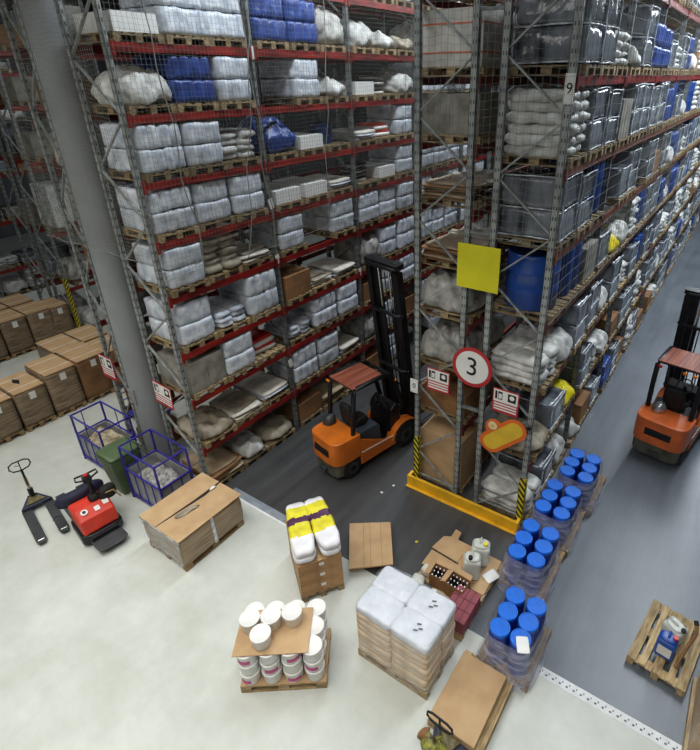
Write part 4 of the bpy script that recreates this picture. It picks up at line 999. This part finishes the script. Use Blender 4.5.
# tub pallet
a = R_(36); tc = Vector((-4.12, 3.0)); ux = Vector((math.cos(a), math.sin(a))); vx = Vector((-math.sin(a), math.cos(a)))
pallet('wooden pallet under the stacked white tubs', tc.x, tc.y, a)
b = MB(); b.bx(-0.6, 0.6, -0.4, 0.4, 0, 0.008)
tag(b.build('cardboard_sheet', card, None, 0, (tc.x, tc.y, 0.146), a), 'thin cardboard sheet between the pallet and the bottom white tubs', 'cardboard sheet')
def tub_proto():
    b = MB(); r = 0.14
    b.lathe([(r*0.86, 0), (r*0.9, 0.01), (r*0.97, 0.18), (r*0.98, 0.183)], 24); body = b.mesh('tub_body', white)
    b = MB(); b.lathe([(r*0.985, 0.178), (r*1.03, 0.181), (r*1.03, 0.205), (r*0.98, 0.213), (r*0.9, 0.211), (r*0.86, 0.204), (0.01, 0.204)], 24); lid = b.mesh('lid', white)
    b = MB(); n = 8
    V = [(r*0.955*math.cos(t), r*0.955*math.sin(t), z) for z in (0.05, 0.12) for t in [-0.75-PI/2+1.5*i/n for i in range(n+1)]]
    b.add(V, [(i, i+1, n+2+i, n+1+i) for i in range(n)], True); lab = b.mesh('printed_label', pinkl)
    return body, lid, lab
TB, TL, TP = tub_proto()
def tub(label, x, y, z, rz, group=None, lab=True):
    o = bpy.data.objects.new('plastic_tub', TB); COL.objects.link(o); o.location = (x, y, z); o.rotation_euler = (0, 0, rz)
    l = bpy.data.objects.new('lid', TL); COL.objects.link(l); l.parent = o
    if lab: p = bpy.data.objects.new('printed_label', TP); COL.objects.link(p); p.parent = o
    tag(o, label, 'tub', group); return o
for lz in range(3):
    for i in range(4):
        for j in range(3):
            c = tc+ux*(-0.46+0.3*i)+vx*(-0.275+0.285*j)
            tub('white tub, %s layer, %s row, %s column from left, under the cardboard' % (('bottom', 'middle', 'upper')[lz], ('front', 'centre', 'back')[j], ORD[i]), c.x, c.y, 0.156+lz*0.214, a+(random.uniform(-0.6, 0.6)), 'stacked white tubs', lab=(lz+i) % 2 == 0)
c = tc-ux*0.09-vx*0.02
b = MB(); b.bx(-0.53, 0.49, -0.37, 0.3, 0, 0.012)
tag(b.build('cardboard_sheet', card, None, 0, (c.x, c.y, 0.803), a), 'cardboard sheet lying across the stacked white tubs', 'cardboard sheet')
for i, (x, y, w) in enumerate(((-4.53, 2.78, 'leftmost'), (-4.31, 2.97, 'middle back'), (-4.1, 3.17, 'rightmost'), (-4.23, 2.70, 'nearest the camera, middle'))):
    tub('white tub on top of the cardboard sheet, %s of four' % w, x+0.04, y-0.02, 0.816, a, 'loose white tubs on the sheet', lab=False)
# big sack stack
sc_ = Vector((-2.72, 4.05))
pallet('wooden pallet under the tall stack of sacks', sc_.x, sc_.y, 0)
for lz in range(8):
    top = lz == 7
    for i in (-1, 1):
        for j in (-1, 1):
            if top: lab = 'plump white sack on top of the tall stack, %s %s' % (('near' if j < 0 else 'far'), ('left' if i < 0 else 'right'))
            else: lab = 'tan sack in layer %s from the bottom of the tall stack, %s %s' % (('one', 'two', 'three', 'four', 'five', 'six', 'seven')[lz], ('near' if j < 0 else 'far'), ('left' if i < 0 else 'right'))
            t = empty('sack', (sc_.x+i*0.3+random.uniform(-0.01, 0.01), sc_.y+j*0.2+random.uniform(-0.01, 0.01), 0.15+lz*0.119), random.uniform(-0.03, 0.03)); tag(t, lab, 'sack', 'sacks in the tall stack')
            b = MB(); b.lump((0, 0, 0.066), (0.618, 0.425, 0.137 if not top else 0.14), 0.03, 8.0 if not top else 9, None, amp=0.008, seed=lz*4+i+j*2, nf=6); b.build('sack_body', topsack if top else tansack, t)
            if top and i > 0:
                b = MB()
                for q in range(3): b.box((0.02+0.05*(q % 2), -0.05+0.05*q, 0.149), (0.06, 0.014, 0.012), RZ(0.4)); 
                b.build('stamp_print', dgrey, t)
t = empty('stretch_wrap', (sc_.x, sc_.y, 0.1)); tag(t, 'cloudy stretch film wrapped around the tall stack of sacks', 'stretch film')
def shell(d, z0, z1, amp, seed, n=28, rnd=0.35, close=0.0, flare=(0, 0)):
    b = MB(); rows = 12; V = []
    for k in range(rows+1):
        f = k/rows; z = z0+(z1-z0)*f
        for i in range(n*2):
            t_ = 2*PI*i/(n*2); c_, s_ = math.cos(t_), math.sin(t_)
            g = (1-f)**2; x = math.copysign(abs(c_)**rnd, c_)*(d[0]+flare[0]*g)/2; y = math.copysign(abs(s_)**rnd, s_)*(d[1]+flare[1]*g)/2
            w = 1-close*max(0, f-0.8)*5+noise.noise(Vector((x*4, y*4, z*5+seed)))*amp
            V.append((x*w, y*w, z+noise.noise(Vector((x*3, y*3, seed)))*0.03*(k == rows)))
    m = n*2; F = [(k*m+i, k*m+(i+1) % m, (k+1)*m+(i+1) % m, (k+1)*m+i) for k in range(rows) for i in range(m)]
    b.add(V, F, True); return b
shell((1.27, 0.88), 0.0, 0.9, 0.02, 1, close=0.04).build('film_skirt', film2, t)
b = MB(); b.lump((0, 0, 1.035), (1.24, 0.85, 0.09), 0.06, 8, None, amp=0.03, seed=5, nf=6); b.build('film_cover', film, t)

# flat cardboard sheet over small blocks
c = (-4.32, 5.3); rz = R_(38)
t = empty('wooden_pallet', (c[0], c[1], 0), rz); tag(t, 'small pallet hidden under the flattened carton sheet', 'pallet')
for n, bb in pallet_parts(0.7, 0.8): bb.build(n, woodd, t)
t = empty('flattened_carton', (c[0], c[1], 0.147), rz); tag(t, 'flattened carton lying alone on the dark floor near the guard rail', 'cardboard sheet')
b = MB(); b.prism([(-0.38, -0.52), (0.39, -0.5), (0.4, 0.46), (-0.38, 0.5)], 0, 0.03, 'z'); b.build('sheet', card, t, 0.004)
b = MB()
for x in (-0.12, 0.0, 0.2): b.bx(x, x+0.006, -0.5, 0.47, 0.03, 0.0315)
b.build('crease', cardd, t)

# mixed goods pallets
pallet('rear pallet carrying cardboard, jerrycans and bottle boxes', -2.68, 5.76, 0, 0, 1.16, 0.84)
pallet('front pallet carrying maroon cartons beside the tall sack stack', -2.68, 4.98, 0, 0, 1.16, 0.66)
t = empty('cardboard_cover', (-2.7, 5.8, 0.147)); tag(t, 'torn brown cardboard cover beneath the two white jerrycans', 'cardboard sheet')
b = MB(); b.prism([(-0.6, -0.36), (0.0, -0.35), (0.58, -0.36), (0.57, 0.42), (0.02, 0.43), (-0.42, 0.44), (-0.6, 0.1)], 0, 0.02, 'z'); b.build('sheet', card, t, 0.004)
b = MB(); b.prism([(-0.62, 0.02), (-0.08, -0.02), (-0.05, 0.4), (-0.3, 0.42), (-0.32, 0.6), (-0.45, 0.62), (-0.44, 0.42), (-0.56, 0.36)], 0.02, 0.035, 'z'); b.build('torn_flap', card, t, 0.003)
b = MB(); b.bar((-0.6, -0.0, 0.026), (-0.05, -0.04, 0.026), 0.02, 0.01); b.build('slit', blackp, t)
def jerrycan(label, x, y, z, rz, w, d, h, m, capm, cap_at=(0.0, -0.08), sticker=False, lean=0):
    t = empty('jerrycan', (x, y, z), rz); tag(t, label, 'jerrycan')
    t.rotation_euler = (lean, 0, rz)
    b = MB(); b.lump((0, 0, h*0.42), (w, d, h*0.84), 0.035, 7, None, amp=0.004, seed=2); b.build('body', m, t)
    b = MB(); b.lump((0, 0, h*0.84), (w*0.9, d*0.84, h*0.16), 0.03, 3); b.build('shoulder', m, t)
    b = MB(); b.tube([(w*0.0, d*0.32, h*0.88), (0, d*0.25, h*0.99), (0, d*0.0, h*1.01), (0, -d*0.1, h*0.93)], 0.016, 8); b.build('handle', m, t)
    b = MB(); b.cyl((cap_at[0], cap_at[1], h*0.88), (cap_at[0], cap_at[1], h*0.99), 0.035, 18); b.m = 0; b.build('cap', capm, t, 0.003)
    if sticker:
        b = MB(); b.bx(-w*0.36, w*0.36, -d/2-0.004, -d/2, h*0.2, h*0.62); b.build('paper_label', labelw, t)
    return t
jerrycan('white jerrycan with yellow cap on the torn cardboard', -2.46, 6.02, 0.169, R_(20), 0.31, 0.26, 0.5, offw, yelcap, (0.08, -0.04))
jerrycan('white jerrycan with black cap in front of the yellow-capped one', -2.46, 5.68, 0.169, R_(25), 0.29, 0.25, 0.52, offw, blackr, (-0.03, -0.06))
b = MB(); b.lump((0, 0, 0.004), (0.2, 0.26, 0.006), 0.04, 12, amp=0.006, seed=1); tag(b.build('paper_sheet', labelw, None, 0, (-2.17, 5.84, 0.175), R_(-25)), 'sheet of white paper beside the two white jerrycans', 'paper')
def bottle_box(label, x, y, z, rz, w, d, h, n, m):
    t = empty('open_carton', (x, y, z), rz); tag(t, label, 'carton')
    b = MB(); b.bx(-w/2, w/2, -d/2, d/2, 0, 0.008)
    for s in (-1, 1): b.bx(s*w/2-0.004, s*w/2+0.004, -d/2, d/2, 0, h); b.bx(-w/2, w/2, s*d/2-0.004, s*d/2+0.004, 0, h)
    b.build('box', cardd, t)
    b = MB(); b.box((-w/2-0.05, 0, h-0.01), (0.12, d, 0.005), RY(-0.5)); b.box((0, d/2+0.04, h+0.0), (w, 0.1, 0.005), RX(0.6)); b.build('flap', card, t)
    nx, ny = n
    for i in range(nx):
        for j in range(ny):
            bb = MB(); r = min(w/nx, d/ny)*0.42; q = h*0.85
            bb.lathe([(r, 0.01), (r, q*0.6), (r*0.4, q*0.8), (r*0.36, q*0.9), (r*0.42, q*0.9), (r*0.42, q), (0.005, q)], 12)
            o = bb.build('bottle', m, None, 0, Vector((x, y, z))+(RZ(rz) @ Vector((-w/2+w*(i+0.5)/nx, -d/2+d*(j+0.5)/ny, 0)))); tag(o, 'dark bottle in the %s, %s column, %s row' % (label.split(' of')[0], ORD[i], ORD[j]), 'bottle', 'bottles in the '+label.split(' of')[0])
            cc = MB(); cc.cyl((0, 0, q-0.012), (0, 0, q+0.012), r*0.42, 10); cc.build('cap', labelw, o)
bottle_box('left open brown carton of dark bottles', -2.84, 5.27, 0.168, R_(4), 0.28, 0.24, 0.26, (4, 3), blackp)
bottle_box('right open brown carton of dark bottles', -2.5, 5.25, 0.168, R_(-3), 0.32, 0.26, 0.28, (5, 3), blackp)
for i, (x, y, s) in enumerate(((-3.12, 5.33, 0.2), (-3.14, 5.08, 0.22), (-2.94, 5.02, 0.14), (-2.8, 5.0, 0.12), (-3.02, 4.82, 0.18), (-2.76, 4.84, 0.15))):
    m = (paper, offw, dgrey, white, dgrey, white)[i]
    t = empty('small_packet', (x, y, 0.15), random.uniform(-0.4, 0.4)); tag(t, '%s small packet among the bottle cartons, %s' % (('pale paper', 'cream', 'dark grey', 'small white', 'grey', 'white upright')[i], ('far left', 'left', 'centre', 'beside bottles', 'near left', 'near centre')[i]), 'packet')
    b = MB(); b.lump((0, 0, 0.07), (s, s*0.8, 0.14), 0.03, 5, amp=0.015, seed=i, nf=8); b.build('packet_body', m, t)
k = 0
for i in range(2):
    for j in range(3):
        t = empty('maroon_carton', (-2.38+0.2*i, 4.76+0.2*j, 0.146)); tag(t, 'maroon carton on the front pallet, %s column, %s' % (('left', 'right')[i], ('near', 'middle', 'far')[j]), 'carton', 'maroon cartons')
        b = MB(); b.bx(-0.097, 0.097, -0.097, 0.097, 0, 0.26); b.build('box', maroon, t, 0.005)
        b = MB(); b.bx(-0.006, 0.006, -0.0975, 0.0975, 0.26, 0.2615); b.build('lid_seam', mat('dark_maroon', (90, 40, 50), 0.7), t)

# bottom carton on pallet
pallet('wooden pallet under the flat low carton at the bottom', -1.56, 3.95, R_(90), 0, 1.12, 0.78)
t = empty('low_carton', (-1.6, 3.9, 0.146)); tag(t, 'flat plain tan carton on a pallet at the bottom edge', 'carton')
b = MB(); b.bx(-0.335, 0.335, -0.53, 0.5, 0, 0.12); b.build('box', card, t, 0.006)

# blue keg pallets
def keg_meshes():
    r, h = 0.153, 0.66
    b = MB(); b.lathe([(r*0.93, 0), (r, 0.02), (r, 0.2), (r*0.97, 0.21), (r*0.97, 0.23), (r, 0.24), (r, 0.5), (r*0.96, 0.54), (r*0.9, h-0.05)], 28); body = b.mesh('keg_body', blue_deep)
    b = MB(); b.lathe([(r*0.93, h-0.07), (r*0.96, h-0.06), (r*0.96, h-0.01), (r*0.92, h), (r*0.8, h), (r*0.79, h-0.01)], 28); b.add([(r*0.8*math.cos(2*PI*i/28), r*0.8*math.sin(2*PI*i/28), h-0.006) for i in range(28)], [tuple(range(28))]); lid = b.mesh('lid', blue_lid)
    return body, lid
KB, KL = keg_meshes()
def keg_pallet(nm, xs, ys, px, py, pw=0.8, pl=1.2, note=False, rz=0):
    pallet('wooden pallet under the %s blue kegs' % nm, px, py, R_(90), 0, pl, pw, woodd)
    for j, y in enumerate(ys):
        for i, x in enumerate(xs):
            o = bpy.data.objects.new('plastic_keg', KB); COL.objects.link(o); o.location = (x+random.uniform(-0.01, 0.01), y, 0.146)
            l = bpy.data.objects.new('lid', KL); COL.objects.link(l); l.parent = o
            tag(o, 'blue lidded keg in the %s, %s row, %s side' % (nm, ('near', 'middle', 'far')[j], ('left', 'right')[i]), 'keg', 'kegs in the %s' % nm)
    cx, cy = sum(xs)/2, sum(ys)/3
    t = empty('stretch_wrap', (cx, cy, 0.05)); tag(t, 'clear stretch film around the %s blue kegs' % nm, 'stretch film')
    shell((abs(xs[1]-xs[0])+0.4, ys[2]-ys[0]+0.42), 0.0, 0.74, 0.03, cy, close=0.03, rnd=0.5, flare=(0.2, 0.14)).build('film_skirt', film3, t)
    if note:
        o = MB(); o.lump((0, 0, 0.004), (0.17, 0.24, 0.005), 0.04, 12, amp=0.006, seed=2)
        tag(o.build('paper_sheet', labelw, None, 0, (xs[1]+0.06, ys[0]-0.09, 0.82), R_(28)), 'white paper sheet lying on the nearest blue kegs', 'paper')
keg_pallet('nearest group', (-1.535, -1.215), (4.67, 4.96, 5.25+0.01), -1.38, 4.99, 0.8, 1.0, True)
keg_pallet('second group', (-1.84, -1.5), (6.04, 6.36, 6.68), -1.68, 6.46, 0.84, 1.14)
keg_pallet('third group', (-1.82, -1.47), (7.24, 7.56, 7.88), -1.65, 7.64, 0.84, 1.16)
keg_pallet('farthest group', (-1.74, -1.39), (8.4, 8.71, 9.02), -1.56, 8.85, 0.84, 1.16)

# right pallet with jerrycans
pallet('open slatted pallet with blue and white jerrycans in the right aisle', 0.56, 6.25, R_(82), 0, 1.2, 0.8)
jerrycan('blue jerrycan with red cap and white label on the right pallet', 0.53, 6.03, 0.146, R_(-8), 0.26, 0.22, 0.42, mat('mid_blue_plastic', (36, 84, 176), 0.35), redcap, (0.08, 0.02), True)
jerrycan('white jerrycan with black cap behind the blue one', 0.6, 6.38, 0.146, R_(60), 0.24, 0.3, 0.3, offw, blackr, (0.0, -0.12))
t = empty('brown_hose', (0.82, 6.2, 0.2)); tag(t, 'bent brown hose beside the blue jerrycan', 'hose')
b = MB(); b.tube([(-0.12, -0.35, 0.0), (-0.08, -0.2, 0.06), (-0.02, -0.02, 0.16), (0.04, 0.12, 0.3), (0.02, 0.2, 0.36)], 0.025, 10); b.build('hose_body', cardd, t)
b = MB(); b.cyl((0.02, 0.2, 0.36), (0.0, 0.25, 0.38), 0.032, 12); b.build('hose_end', blackm, t)
# corner carton stack with film at the bottom right
pallet('pallet under the film-wrapped carton cut off at lower right', 1.35, 5.35, R_(90), 0, 1.1, 0.8)
t = empty('wrapped_carton', (1.35, 5.35, 0.146)); tag(t, 'film-wrapped brown carton cut off at the lower right corner', 'carton')
b = MB(); b.bx(-0.36, 0.36, -0.5, 0.5, 0, 0.7); b.build('box', card, t, 0.006)
shell((0.8, 1.08), 0.0, 0.74, 0.03, 4, rnd=0.2).build('stretch_film', film2, t)

# small litter on the dark floor
for i, (x, y) in enumerate(((-5.0, 6.6), (-3.7, 5.9), (-4.9, 6.9))):
    b = MB(); b.lump((0, 0, 0.004), (0.06, 0.04, 0.006), 0.02, 6, amp=0.006, seed=i)
    tag(b.build('paper_scrap', (labelw, yelcap, labelw)[i], None, 0, (x, y, 0.006), 0.7*i), ('white', 'yellow', 'tiny pale')[i]+' paper scrap on the dark floor before the guard rail', 'litter')
print('objects', len(bpy.data.objects), 'labels', len(SEEN))
